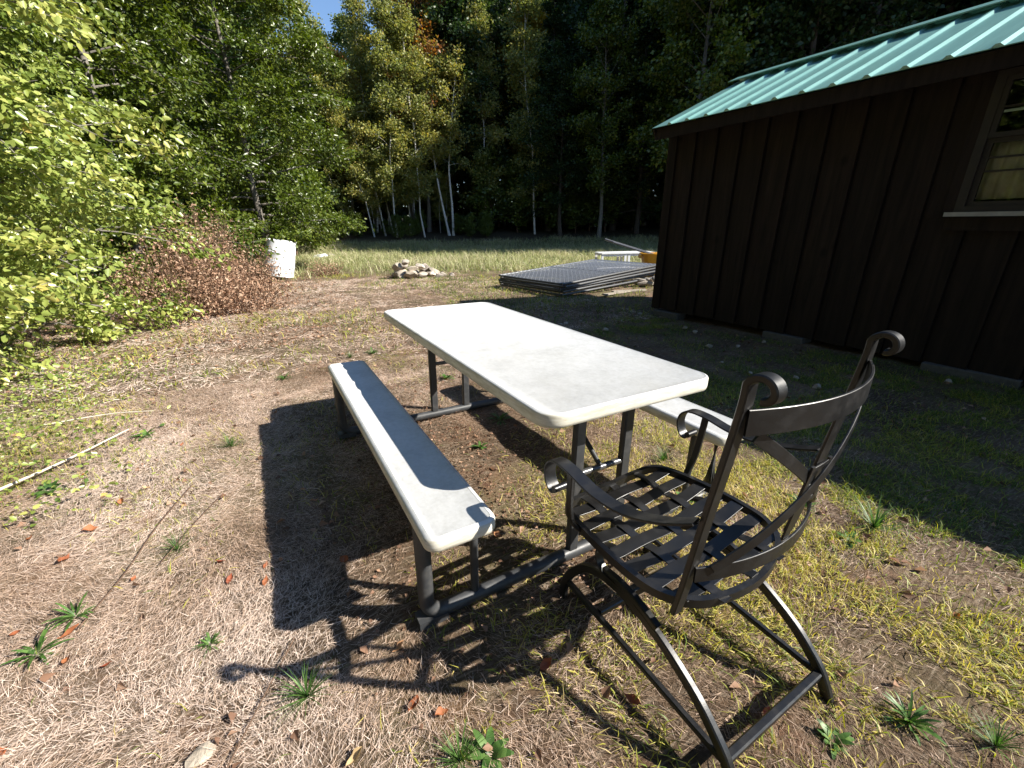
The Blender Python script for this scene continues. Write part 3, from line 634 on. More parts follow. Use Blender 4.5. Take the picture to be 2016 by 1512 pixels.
def build_bits():
    # white drum half hidden in the brush
    t = thing('plastic_drum', 'white plastic drum leaning in the dead brush under the green tree', 'drum', (-.42, 11.9, H(-.42, 11.9)+.05), 0)
    t.rotation_euler = (.1, .2, .4); t.scale = (1.25, 1.25, 1.12); t.location.x -= .1
    pr = [(.0, 0), (.26, 0), (.29, .03), (.295, .25), (.303, .27), (.295, .29), (.295, .56), (.303, .58), (.295, .60), (.29, .84), (.27, .86), (.26, .85), (.0, .845)]
    m = MB(); n = 28; vs = [(r*cos(2*pi*j/n), r*sin(2*pi*j/n), z) for r, z in pr for j in range(n)]
    f = [(k*n+j, k*n+(j+1) % n, (k+1)*n+(j+1) % n, (k+1)*n+j) for k in range(len(pr)-1) for j in range(n)]; m.add(vs, f); m.obj('drum_body', MAT['whitepaint'], t, 40)
    MB().tube([(.1*cos(a)+.12, .1*sin(a), .87) for a in np.linspace(0, 2*pi, 17)[:-1]], .014, 6, True).obj('bung_ring', MAT['whitepaint'], t, 40)
    for i, (x, y, s) in enumerate(((1.55, 19.5, .32), (2.1, 20.5, .2))):
        o = link('boulder', stone_mesh(90+i, s*1.2, s*.8, s*.5), None, None, (x, y, H(x, y)+.12)); o.data.materials.clear(); o.data.materials.append(MAT['whitepaint'] if i == 0 else MAT['stone'])
        tag(o, ('white pale rock at the edge of the wood right of the drum', 'smaller grey rock at the edge of the wood')[i], 'rock')
    # white frame with openings behind the fence panels
    t = thing('window_frame', 'white frame with square openings lying behind the fence panels', 'frame', (7.2, 7.5, H(7.2, 7.5)), radians(-24))
    L, D, Ht = 1.5, .6, .50
    for z, nm in ((Ht, 'top'),):
        for y in np.linspace(0, D, 6): MB().box((L/2, y, z), (L, .085, .03)).obj('slat', MAT['whitepaint'], t, 30)
    for y in (0, D):
        MB().box((L/2, y, .03), (L, .04, .06)).obj('rail', MAT['whitepaint'], t, 30)
        MB().box((L/2, y, Ht-.045), (L-.1, .035, .06)).obj('rail', MAT['whitepaint'], t, 30)
        for x in (.03, L*.45, L*.52, L-.03): MB().box((x, y, Ht/2), (.06, .05, Ht-.04)).obj('post', MAT['whitepaint'], t, 30)
    # yellow tub
    t = thing('plastic_tub', 'yellow plastic tub behind the corner of the shed', 'tub', (7.62, 5.9, H(7.6, 5.9)), -.5); t.scale = (1.05, 1.05, 1.2)
    m = MB(); outer = [(.22, 0), (.30, .46), (.325, .46), (.325, .48), (.285, .48), (.205, .03)]
    vs = []; 
    n = 24
    for r, z in outer:
        for j in range(n): a = 2*pi*j/n; e = (abs(cos(a))**4+abs(sin(a))**4)**-.25; vs.append((1.25*r*cos(a)*e, .9*r*sin(a)*e, z))
    f = [(k*n+j, k*n+(j+1) % n, (k+1)*n+(j+1) % n, (k+1)*n+j) for k in range(len(outer)-1) for j in range(n)]+[tuple(range(n-1, -1, -1)), tuple(5*n+j for j in range(n))]
    m.add(vs, f); m.obj('tub_body', MAT['yellow'], t, 30)
    for s in (-1, 1): MB().box((s*.42, 0, .42), (.03, .2, .07)).obj('handle', MAT['yellow'], t, 30)
    # poles
    for i, (a, b, r, lab) in enumerate((((6.95, 7.1, .90), (8.2, 4.3, .03), .028, 'long grey pole resting on the yellow tub, upper one'), ((7.0, 6.85, .83), (8.0, 4.2, .03), .022, 'long grey pole resting beside the yellow tub, lower one'), ((5.55, 5.75, .33), (6.6, 5.55, .30), .028, 'dark iron bar lying across the end of the fence panels'))):
        m = MB(); p = smooth_path([a, ((a[0]+b[0])/2, (a[1]+b[1])/2, (a[2]+b[2])/2+.02), b], 8); m.tube(p, r, 10); tag(m.obj('pole', MAT['darkpole'], None, 40), lab, 'pole')
    for i, (x, y, ln, rz, lab) in enumerate(((4.9, 4.35, .9, .25, 'grey weathered plank in the shade before the fence panels'), (5.3, 4.45, .8, -.1, 'short grey plank by the shed corner'), (6.4, 5.0, .6, .5, 'broken pale plank at the far side of the shed corner'))):
        m = MB(); m.box((0, 0, 0), (ln, .09, .025)); o = m.obj('plank', MAT['oldwood'], None, 30, (x, y, H(x, y)+.03)); o.rotation_euler = (.02, .03, rz); tag(o, lab, 'plank')
    g = np.random.default_rng(2)
    for i in range(5):
        x, y = 6.3+g.uniform(-.25, .25), 4.75+g.uniform(-.2, .2); p = [(0, 0, 0), (.14, .02, .03), (.3, -.01, 0)]
        o = MB().tube(p, [.045, .05, .04], 8).obj('firewood_log', MAT['oldwood'], None, 40, (x, y, H(x, y)+.05+.05*(i % 3))); o.rotation_euler.z = g.uniform(0, 3); tag(o, 'short pale split log by the far corner of the shed', 'log', 'split logs by the shed corner')
    # sticks on the left
    for i, (pts, r, lab) in enumerate((([(-2.75, .62), (-2.35, 1.03), (-2.15, 1.33), (-1.93, 1.60)], .009, 'long bleached stick lying on the dry grass at the left'), ([(-2.95, 3.15), (-2.72, 2.95), (-2.5, 2.72)], .007, 'short pale stick in the green weeds at the far left'), ([(-2.45, 2.0), (-2.1, 1.98), (-1.85, 1.93)], .005, 'thin pale twig lying behind the long bleached stick'))):
        p = smooth_path([(x, y, H(x, y)+.03+.015*(k % 2)) for k, (x, y) in enumerate(pts)], 16); n = len(p)
        tag(MB().tube(p, [r*(1-.6*k/n) for k in range(n)], 7).obj('stick', MAT['stick'], None, 40), lab, 'stick')
    # long dark dead stems on the ground
    for i, (pts, r) in enumerate((([(-1.50, .62), (-1.60, .30), (-1.66, .02), (-1.74, -.22)], .0025), ([(-1.36, .45), (-1.47, .2), (-1.55, .0)], .002), ([(-1.12, -.62), (-1.3, -.95), (-1.42, -1.2)], .002))):
        p = smooth_path([(x, y, H(x, y)+.02) for x, y in pts], 14); tag(MB().tube(p, r, 6).obj('stem', MAT['twig'], None, 40), ('long dark stem flattened on the dry grass left of the bench, longest', 'dark stem on the dry grass beside the longest one', 'thin dark stem on the dry grass nearest the camera')[i], 'stem')
    g = np.random.default_rng(12)
    for i in range(16):
        x, y = g.uniform(2.4, 3.9), g.uniform(-.8, 3.0); s = g.uniform(.018, .04)
        o = link('pebble', stone_mesh(200+i, s*1.3, s, s*.8), None, None, (x, y, H(x, y)+s*.4)); tag(o, 'small pale stone in the shade of the shed', 'stone', 'small stones in the shed shade')
    for i, (x, y, s) in enumerate(((-1.22, -1.02, .022), (-1.36, -.86, .028), (-1.10, -1.12, .018))):
        o = link('flat_stone', stone_mesh(240+i, s*1.4, s, s*.35), None, None, (x, y, H(x, y)+.008)); tag(o, ('flat grey stone in the dry grass nearest the camera at bottom left', 'flat grey stone in the dry grass left of the dark stem', 'smallest flat grey stone at bottom left')[i], 'stone')
build_bits()

# ------------------------------------------------------------------ trees
def grow(seed, Ht, r0, cb, cr, nprim, leaves, ls, lean=(0, 0), wig=.25, up=(.2, .7), shape='round', droop=.15, tintf=None, sides=8, kite='kite', nsec=6, wid=.36, hang=.3, trunkpts=None, leafspread=.16, flat=.7):
    """returns (wood MB, leaf mesh)"""
    g = np.random.default_rng(seed); wood = MB(); n = 9
    tz = np.linspace(0, 1, n); off = np.cumsum(g.normal(size=(n, 2))*wig*Ht/60, 0); off[0] = 0
    tr = np.stack([off[:, 0]+lean[0]*Ht*tz**1.2, off[:, 1]+lean[1]*Ht*tz**1.2, tz*Ht], 1)
    if trunkpts is not None: tr = np.array(smooth_path(trunkpts, 10)); n = len(tr); tz = np.linspace(0, 1, n)
    rad = r0*(1-.9*tz)+.008; rad[0] *= 1.25
    wood.tube(tr, rad, sides)
    SP = []; SD = []
    for i in range(nprim):
        t = cb+(1-cb)*((i+g.random())/nprim); t = min(t, .985)
        p = np.array([np.interp(t, tz, tr[:, k]) for k in range(3)]); az = i*2.39996+g.normal()*.35
        q = (t-cb)/(1-cb)
        sh = {'round': .35+.65*sin(pi*min(max(q*.85+.15, 0), 1))**.7, 'cone': 1.02-.85*q, 'skirt': (1-.55*q)*.95+.05, 'vase': .45+.55*q if q < .8 else 1.9-1.25*q*1.05}[shape]
        Lb = cr*max(sh, .15)*g.uniform(.75, 1.15); el = g.uniform(*up)+.35*q
        d = np.array([cos(az)*cos(el), sin(az)*cos(el), sin(el)]); m = 6; pts = []
        bend = g.normal(size=3)*.12
        for k in range(m):
            u = k/(m-1); pts.append(p+d*Lb*u+bend*Lb*u*u-np.array([0, 0, droop*Lb*u*u]))
        pts = np.array(pts); rb = max(r0*.34*(1-t*.7), .008)
        wood.tube(pts, np.linspace(rb, .004, m), 5)
        for j in range(nsec):
            u = g.uniform(.25, 1.0); s = np.array([np.interp(u, np.linspace(0, 1, m), pts[:, k]) for k in range(3)])
            dd = unit(d*.7+g.normal(size=3)*np.array([.6, .6, .42])); l2 = Lb*g.uniform(.22, .5)*(1.15-.5*u); e = s+dd*l2-np.array([0, 0, droop*l2*.6])
            wood.tube([s, (s+e)/2+g.normal(size=3)*.03*l2, e], [rb*.35, rb*.25, .003], 3)
            SP.append((s, e)); SD.append(dd)
    SP = np.array(SP); m = len(SP); idx = g.integers(0, m, leaves); u = g.random(leaves)**.7
    P = SP[idx, 0]*(1-u)[:, None]+SP[idx, 1]*u[:, None]+g.normal(size=(leaves, 3))*leafspread*np.array([1, 1, flat])
    D = unit(np.array(SD)[idx]*.6+rdir(leaves, .7, -hang, g)); N = rdir(leaves, .8, .75, g)
    s = ls*g.uniform(.65, 1.25, leaves)
    # tint: clumps plus single-leaf variation
    clump = np.random.default_rng(seed+1).random(m)[idx]
    t = np.clip(.32*clump+.5*g.random(leaves)+.09, 0, 1) if tintf is None else tintf(P, clump, g)
    return wood, leaf_mesh('crown', P, D, N, s, t, shape=kite, wid=wid, fold=.1, curl=.08)
def plant_tree(name, wood, lm, bark, leafm, loc, rz=0, sc=1, label='', cat='tree', group=None):
    t = thing(name, label, cat, loc, rz, group); t.scale = (sc,)*3
    wood.obj('trunk', bark, t, 60); link('crown', lm, leafm, t); return t
def reuse(proto, loc, rz, sc, label, group, cm=None):
    c = copy_tree(proto); c.location = loc; c.rotation_euler = (0, 0, rz); c.scale = (sc*random.uniform(.92, 1.08), sc*random.uniform(.92, 1.08), sc); c['label'] = label
    if group: c['group'] = group
    return c

# forest prototypes, first ones stand where they are seen
G_BACK = 'trees along the back of the clearing'; G_RIGHT = 'trees of the shaded wood'
FOREST = {}
def forest():
    kinds = {
     'birch': dict(seed=11, Ht=12.5, r0=.046, cb=.16, cr=1.7, nprim=34, leaves=11000, ls=.14, wig=.6, up=(.4, 1.0), shape='round', droop=.25, leafspread=.22),
     'birch_lean': dict(seed=12, Ht=12, r0=.042, cb=.16, cr=1.6, nprim=30, leaves=9000, ls=.14, wig=.6, lean=(-.30, .02), up=(.4, 1.0), shape='round', droop=.25, leafspread=.22),
     'gold': dict(seed=13, Ht=12.5, r0=.13, cb=.3, cr=2.5, nprim=34, leaves=14000, ls=.17, shape='round', leafspread=.24),
     'rust': dict(seed=14, Ht=13.5, r0=.13, cb=.33, cr=2.4, nprim=34, leaves=13000, ls=.17, shape='round', leafspread=.24),
     'green': dict(seed=15, Ht=14.5, r0=.16, cb=.22, cr=3.1, nprim=40, leaves=19000, ls=.19, shape='round', leafspread=.26),
     'dark': dict(seed=16, Ht=17, r0=.2, cb=.2, cr=3.6, nprim=44, leaves=22000, ls=.21, shape='round', leafspread=.3),
     'conifer': dict(seed=17, Ht=16, r0=.19, cb=.1, cr=2.8, nprim=70, leaves=21000, ls=.16, shape='cone', up=(-.1, .2), droop=.2, hang=.15, leafspread=.14, nsec=7),
     'shrub': dict(seed=18, Ht=3.2, r0=.035, cb=.06, cr=1.6, nprim=22, leaves=4200, ls=.15, shape='round', up=(.4, 1.0), leafspread=.17, nsec=5),
    }
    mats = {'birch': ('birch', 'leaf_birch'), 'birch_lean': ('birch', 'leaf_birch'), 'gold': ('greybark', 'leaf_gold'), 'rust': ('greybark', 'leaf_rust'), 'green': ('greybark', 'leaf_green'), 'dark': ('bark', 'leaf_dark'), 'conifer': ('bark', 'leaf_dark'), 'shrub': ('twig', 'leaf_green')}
    names = {'birch': 'birch_tree', 'birch_lean': 'birch_tree', 'gold': 'maple_tree', 'rust': 'maple_tree', 'green': 'broadleaf_tree', 'dark': 'broadleaf_tree', 'conifer': 'hemlock_tree', 'shrub': 'shrub'}
    labs = {'birch': 'slender upright white birch at the back of the clearing', 'birch_lean': 'leaning white birch at the back of the clearing', 'gold': 'golden yellow autumn tree behind the birches', 'rust': 'orange tinted autumn tree behind the birches', 'green': 'green broadleaf tree in the wood behind the clearing', 'dark': 'tall dark broadleaf tree in the shaded wood behind the shed', 'conifer': 'dark evergreen hemlock in the shaded wood', 'shrub': 'dark leafy shrub under the trees at the edge of the wood'}
    protos = {}
    def zone(x, y, kind):
        d = np.array([x, y])-CAM[:2]; r = float(np.hypot(*d)); a = math.atan2(float(d@cr_[:2]), float(d@cf_[:2])*1.0/np.linalg.norm(cf_[:2])); px = 1008+F_PX*math.tan(a) if abs(a) < 1.3 else -9999
        z = 'beyond the left side of the yard' if px < 500 else 'behind the dark green tree' if px < 690 else 'among the leaning birches' if px < 800 else 'near the straight birch' if px < 880 else 'near the twin birch' if px < 960 else 'right of the twin birch' if px < 1080 else 'halfway from twin birch to shed' if px < 1190 else 'just left of the shed' if px < 1300 else 'above the far half of the shed roof' if px < 1650 else 'above the near half of the shed roof' if px < 2200 else 'beyond the right side of the yard'
        q = 'at the wood edge' if r < 31.5 else 'just inside the wood' if r < 36 else 'well inside the wood' if r < 42 else 'deep in the wood'
        return z, q
    base = {'birch': 'slender white birch', 'birch_lean': 'leaning white birch', 'gold': 'golden autumn tree', 'rust': 'orange autumn tree', 'green': 'green broadleaf tree', 'dark': 'tall dark tree', 'conifer': 'dark hemlock', 'shrub': 'leafy shrub'}
    def put(kind, x, y, rz=None, sc=1., label=None):
        rz = random.uniform(0, 6.28) if rz is None else rz; zz = zone(x, y, kind); lab = label or '%s %s, %s' % (base[kind], zz[1], zz[0]); grp = None if label else '%ss %s' % (base[kind], zz[0])
        if kind not in protos:
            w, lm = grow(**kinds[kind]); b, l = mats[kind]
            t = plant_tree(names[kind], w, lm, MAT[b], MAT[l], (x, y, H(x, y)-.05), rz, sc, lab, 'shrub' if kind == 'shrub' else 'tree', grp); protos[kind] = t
        else:
            t = reuse(protos[kind], (x, y, H(x, y)-.05), rz, sc, lab, grp)
            if grp is None and 'group' in t: del t['group']
        return t
    def at(px, r):      # a bearing across the clearing and a walking distance
        d = cr_*(px-1008)/F_PX+cf_*1.0-cu_*0; d = d[:2]/np.linalg.norm(d[:2]); return CAM[0]+d[0]*r, CAM[1]+d[1]*r
    # birches that can be told apart
    for px, r, k, rz, sc, lab in ((772, 30, 'birch_lean', -.25, .8, 'white birch leaning left, leftmost of the leaning birches'), (792, 30.5, 'birch_lean', -.35, 1.0, 'white birch leaning left, second of the leaning birches'), (806, 32, 'birch_lean', -.2, .9, 'thin leaning white birch behind the other leaning ones'),
                                  (812, 29.5, 'birch', 1.0, 1.0, 'straight white birch just right of the leaning birches'), (860, 29.5, 'birch', 2.2, .95, 'grey white birch between the straight and the twin birches'),
                                  (728, 31, 'birch_lean', -.4, .62, 'thin leaning birch farthest left, half behind the dark green tree'), (835, 31.5, 'birch', 4.2, .9, 'thin pale birch just right of the straight birch'), (778, 32.5, 'birch', 5.0, 1.0, 'thin upright birch behind the leaning birches'), (852, 32.5, 'birch_lean', .8, .85, 'thin birch leaning away right of the straight birch'), (972, 31, 'birch', 2.0, 1.0, 'pale thin birch right of the twin birch'), (1052, 30, 'birch', 3.1, 1.05, 'pale thin birch in the shade at the centre right'), (1228, 31, 'birch', 3.9, 1.0, 'pale birch deep in the shade left of the shed')):
        x, y = at(px, r); put(k, x, y, rz, sc, lab)
    for q, (tp, lab, sd) in enumerate((([(0, 0, 0), (-.25, .1, 1.6), (-.55, .2, 4.0), (-.62, .2, 6.2), (-.3, 0, 9.5)], 'left stem of the pale twin birch in the middle of the wood edge', 61), ([(0, 0, 0), (.02, 0, 2.0), (-.05, 0, 4.0), (.25, 0, 6.4), (.8, 0, 9.8)], 'right stem of the pale twin birch in the middle of the wood edge', 62))):
        Rr = cr_[:2]/np.linalg.norm(cr_[:2]); tp = [(a*Rr[0], a*Rr[1]+b, c) for a, b, c in tp]
        w, lm = grow(sd, 9.6, .075, .5, 1.5, 20, 5200, .14, up=(.4, 1.0), droop=.25, leafspread=.22, trunkpts=tp); x, y = at(903+q*7, 30.2)
        plant_tree('birch_tree', w, lm, MAT['birch'], MAT['leaf_birch'], (x, y, H(x, y)-.05), 0, 1, lab)
    rs = random.Random(4)
    pts = []
    def ok(x, y, d): 
        for a, b in pts:
            if (a-x)**2+(b-y)**2 < d*d: return False
        pts.append((x, y)); return True
    # back of the clearing
    for i in range(400):
        px = rs.uniform(560, 1330); r = rs.uniform(31, 47); x, y = at(px, r)
        if not ok(x, y, 2.3): continue
        if len(pts) > 62: break
        if px < 760: k = rs.choice(['gold', 'birch', 'green', 'rust', 'birch', 'green'])
        elif px < 900: k = rs.choice(['gold', 'birch', 'gold', 'green', 'rust', 'green'])
        elif px < 1050: k = rs.choice(['rust', 'green', 'dark', 'gold', 'green', 'dark'])
        else: k = rs.choice(['dark', 'green', 'dark', 'dark', 'conifer'])
        s = rs.uniform(.85, 1.12) if px > 800 else rs.uniform(.75, .95)
        if 690 < px < 760: s *= .85
        put(k, x, y, None, s)
    # wood to the right, behind the shed: keeps clear of the sunlit yard
    BX = [-9, 2.3, 3.9, 5.9, 8.8, 11.1, 12.9, 14.0]; BY = [21.5, 20.8, 20.6, 20.0, 18.6, 17.4, 15.8, 13.6]
    def clear_of_yard(x, y, Ht, w):
        for t in np.linspace(0, 1, 14):
            for q in (-1, 0, 1):
                k = w*(1-.6*t)*q; a, b = x-KX*Ht*t+.59*k, y+KY*Ht*t+.81*k
                if -9 < a < 14.0 and b < np.interp(a, BX, BY): return False
        return True
    n = 0
    for i in range(6000):
        x = rs.uniform(14.5, 44); y = rs.uniform(-12, 34)
        k = rs.choice(['dark', 'dark', 'green', 'dark', 'conifer']); Ht = {'dark': 17, 'green': 14.5, 'conifer': 16}[k]; s = rs.uniform(.85, 1.2)*(1.0 if x < 25 else 1.2)
        if x > 25 and k == 'green': k = 'dark'; Ht = 17
        if math.hypot(x+1, y+1.9) < 27.5 and math.atan2(x+1, y+1.9) < radians(50): continue
        bad = False
        for (tx, ty, hz) in ((4.5, 26.5, 2.0), (7.5, 26.5, 2.5), (10.5, 27.0, 4.0), (13.5, 27.5, 7.0)):
            ex, ey = x-tx, y-ty; d = (ex*KX-ey*KY)/math.hypot(KX, KY); lat = abs(ex*KY+ey*KX)/math.hypot(KX, KY)
            if d > 0 and lat < 5.5:
                hm = hz+.72*d+(lat-2.5 if lat > 2.5 else 0)
                if Ht*s > hm: s = hm/Ht
        if s < .5: continue
        if not clear_of_yard(x, y, Ht*s, 2.6*s): continue
        if not ok(x, y, 2.5): continue
        put(k, x, y, None, s); n += 1
        if n > 95: break
    # closing the gaps behind the left trees
    for px, r, k, sc in ((330, 19, 'green', .8), (430, 20, 'dark', .7), (500, 22, 'green', .8), (560, 24, 'dark', .72), (610, 26, 'green', .62), (650, 27, 'dark', .45), (240, 18, 'dark', .8), (140, 17, 'green', .85), (380, 24, 'dark', .9), (480, 27, 'dark', .85), (570, 30, 'dark', .7), (60, 21, 'dark', .9), (300, 26, 'dark', .95), (360, 15.5, 'shrub', 1.3), (420, 17, 'shrub', 1.3), (470, 18.5, 'shrub', 1.35), (520, 19.5, 'shrub', 1.2), (560, 20.5, 'shrub', 1.25), (600, 21.5, 'shrub', 1.1), (630, 23, 'shrub', 1.1), (660, 25, 'shrub', 1.1), (280, 14, 'shrub', 1.3), (200, 13, 'shrub', 1.3)):
        x, y = at(px, r); put(k, x, y, None, sc)
    for i in range(22):
        px = rs.uniform(680, 985); r = rs.uniform(28.6, 31.5); x, y = at(px, r); put('shrub', x, y, None, rs.uniform(.18, .42))
    # unseen trees round the yard, added to cut sky light and feed the window reflection
    for x, y, k, s in ((-8.5, 1.5, 'green', .8), (-7.2, .4, 'gold', .6), (-7.6, 3.2, 'gold', .62), (-6.8, -.8, 'shrub', 1.3), (-6.7, 1.2, 'shrub', 1.4), (-6.9, 2.3, 'shrub', 1.2), (-7.2, -2.4, 'shrub', 1.4), (-7.4, 4.4, 'shrub', 1.3), (-9.5, -2.5, 'gold', .9), (-8.8, -6.5, 'green', .9), (-12, 4.5, 'green', 1.0), (-12.5, -.5, 'dark', .9), (-12.5, -5, 'green', 1.0), (-10.5, -10, 'green', .95), (-7, -12.5, 'dark', .85), (-3, -14, 'green', .9), (1.5, -16, 'dark', .9), (-9, 9, 'green', .9), (-13, 9, 'dark', 1.0), (-6, -17, 'dark', 1.0), (-15, -9, 'dark', 1.0), (-11, -15, 'dark', 1.0), (-1, -19, 'dark', 1.0)):
        put(k, x, y, None, s, None)
    for i in range(26):
        px = rs.uniform(655, 1010); r = rs.uniform(31.5, 37); x, y = at(px, r)
        if ok(x, y, .8): put(rs.choice(['gold', 'birch', 'green', 'birch']), x, y, None, rs.uniform(.35, .62))
    # understorey
    n = 0
    for i in range(600):
        px = rs.uniform(640, 1320); r = rs.uniform(34 if px < 960 else 30, 43); x, y = at(px, r)
        if not ok(x, y, 1.1): continue
        put('shrub', x, y, None, rs.uniform(.6, 1.35)); n += 1
        if n > 50: break
    return put, protos
put, PROTO = forest()

# far wood closing every gap
def far_wood():
    g = np.random.default_rng(33); n = 60000
    az = g.uniform(-.75, 1.75, n); r = g.uniform(52, 60, n); x = CAM[0]+r*np.sin(az); y = CAM[1]+r*np.cos(az)
    hmax = 15+4*fbm(az*14, az*3+2, 1.0, 4)*2-3+5*sstep(.5, .9, az)-4.5*np.exp(-((az-.17)/.13)**2)
    z = gh(x, y)+hmax*g.random(n)**1.25
    P = np.stack([x, y, z], 1); t = np.clip(.4*fbm(x*.3, z*.4)+.6*g.random(n), 0, 1)
    me = leaf_mesh('far_wood', P, rdir(n, .7, -.3, g), rdir(n, .8, .6, g), g.uniform(.45, .85, n), t, wid=.4)
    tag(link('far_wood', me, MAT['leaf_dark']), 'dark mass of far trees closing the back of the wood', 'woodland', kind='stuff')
far_wood()

# green tree and bright trees on the left
def left_trees():
    def mk(name, seed, Ht, r0, cb, cr, npr, nl, ls, loc, rz, mat, lab, **kw):
        w, lm = grow(seed, Ht, r0, cb, cr, npr, nl, ls, **kw); plant_tree(name, w, lm, MAT['greybark'], MAT[mat], (loc[0], loc[1], H(*loc)), rz, 1, lab)
    be = dict(up=(-.1, .35), shape='skirt', droop=.28, nsec=8, leafspread=.16, hang=.35, wid=.26, flat=.42)
    mk('beech_tree', 41, 10.5, .10, .085, 2.75, 96, 92000, .115, (-.55, 14.2), .4, 'leaf_green', 'dense dark green tree with branches to the ground behind the white drum', **{**be, 'shape': 'round', 'droop': .2})
    mk('beech_tree', 42, 9.0, .09, .03, 2.6, 74, 50000, .115, (-3.3, 11.2), 1.4, 'leaf_green', 'green leafy tree between the bright birch and the dark green tree', **be)
    mk('beech_tree', 43, 10, .11, .03, 3.3, 64, 36000, .14, (-7.6, 12.0), 1.4, 'leaf_green', 'tall green tree behind the bright birch at the far left', **be)
    bi = dict(up=(.0, .65), shape='skirt', droop=.45, nsec=8, leafspread=.085, hang=.9, kite='leaf', wid=.31)
    mk('young_birch', 44, 6.4, .05, .02, 2.0, 58, 44000, .068, (-3.7, 4.25), .2, 'leaf_bright', 'bright yellow green young birch nearest the camera on the left edge', **bi)
    mk('young_birch', 45, 7.2, .05, .02, 1.9, 56, 38000, .068, (-3.6, 7.5), 2.2, 'leaf_bright', 'bright green young birch behind the nearest one, beside the brown brush', **bi)
    mk('young_birch', 46, 7.4, .06, .03, 2.2, 50, 30000, .08, (-5.7, 6.2), 4.2, 'leaf_bright', 'bright green young birch farthest left, half outside the picture', **bi)
left_trees()

def brush():
    # dead rust-brown brush
    for i, (x, y, Ht, cr, n, lab) in enumerate(((-1.75, 7.6, 1.75, .85, 5200, 'rust brown dead brush in the middle of the thicket'), (-1.25, 8.8, .95, .7, 3600, 'rust brown dead brush in front of the white drum'), (-2.2, 6.3, 1.35, .95, 4200, 'rust brown dead brush beside the bright young birch'), (-1.35, 6.6, .7, .8, 3600, 'low rust brown dead brush nearest the table'), (-1.9, 9.6, 2.1, .8, 2600, 'tall brown dead stems behind the thicket'), (.75, 12.0, .35, .5, 1100, 'low brown dead brush right of the white drum'))):
        g = np.random.default_rng(70+i); m = MB(); ends = []
        for k in range(70):
            a = g.uniform(0, 6.28); rr = cr*math.sqrt(g.random())*.6; b = np.array([rr*cos(a), rr*sin(a), 0]); e = b+np.array([cos(a)*cr*.5*g.random(), sin(a)*cr*.5*g.random(), Ht*g.uniform(.5, 1.05)*(1-.45*rr/cr)])+g.normal(size=3)*.06
            mid = (b+e)/2+g.normal(size=3)*.07; m.tube([b, mid, e], [.006, .005, .0025], 4); ends.append((b, mid, e))
        t = thing('dead_brush', lab, 'brush', (x, y, H(x, y)), 0, 'dead brown brush'); m.obj('stems', MAT['twig'], t, 0)
        E_ = np.array(ends); idx = g.integers(0, len(E_), n); u = g.random(n); P = np.where((u < .5)[:, None], E_[idx, 0]*(1-2*u)[:, None]+E_[idx, 1]*(2*u)[:, None], E_[idx, 1]*(2-2*u)[:, None]+E_[idx, 2]*(2*u-1)[:, None])+g.normal(size=(n, 3))*.09
        P[:, 2] = np.abs(P[:, 2])+.01
        keepn = g.random(n) < .35+.65*(fbm(P[:, 0]*5, P[:, 1]*5+P[:, 2]*6, 1.0, 2) > .48); P = P[keepn]; n = len(P)
        link('leaves', leaf_mesh('leaves', P, rdir(n, .8, -.3, g), rdir(n, 1, .3, g), g.uniform(.025, .06, n), np.clip(g.normal(.66, .22, n), 0, 1), wid=.28, fold=.25, curl=.25), MAT['leaf_dead'], t)
brush()

# ------------------------------------------------------------------ grass, thatch, litter
def scatter(n, x0, x1, y0, y1, g, keep=None):
    x = g.uniform(x0, x1, n); y = g.uniform(y0, y1, n)
    if keep is not None: k = g.random(n) < keep(x, y); x, y = x[k], y[k]
    return x, y
def in_shed(x, y): return (x > 3.97) & (x < 6.6) & (y < 2.7) & (y > -4.8)
def green_amount(x, y):
    """where living grass grows: right of the chair, far meadow, weedy left edge"""
    a = sstep(-.5, .6, x+.15*(y+1))*sstep(1.0, -.8, y)*1.05
    b = sstep(9.5, 13.5, y+.45*x)*.9
    e = .34*sstep(-1.1, -.5, x)*sstep(.4, -.6, y); c = sstep(-1.5, -2.6, x)*sstep(.0, 1.4, y)*sstep(5, 2.5, y)*.6
    d = sstep(1.0, 2.4, x)*.55
    return np.clip(np.maximum.reduce([a, b, c, d, e])+1.3*(fbm(x, y, .9, 4)-.5), 0.03, 1)
def bare(x, y):       # worn earth under and left of the table
    return np.clip(1-1.1*np.exp(-(((x+.25)/.38)**2+((y-.1)/.9)**2)), .12, 1)
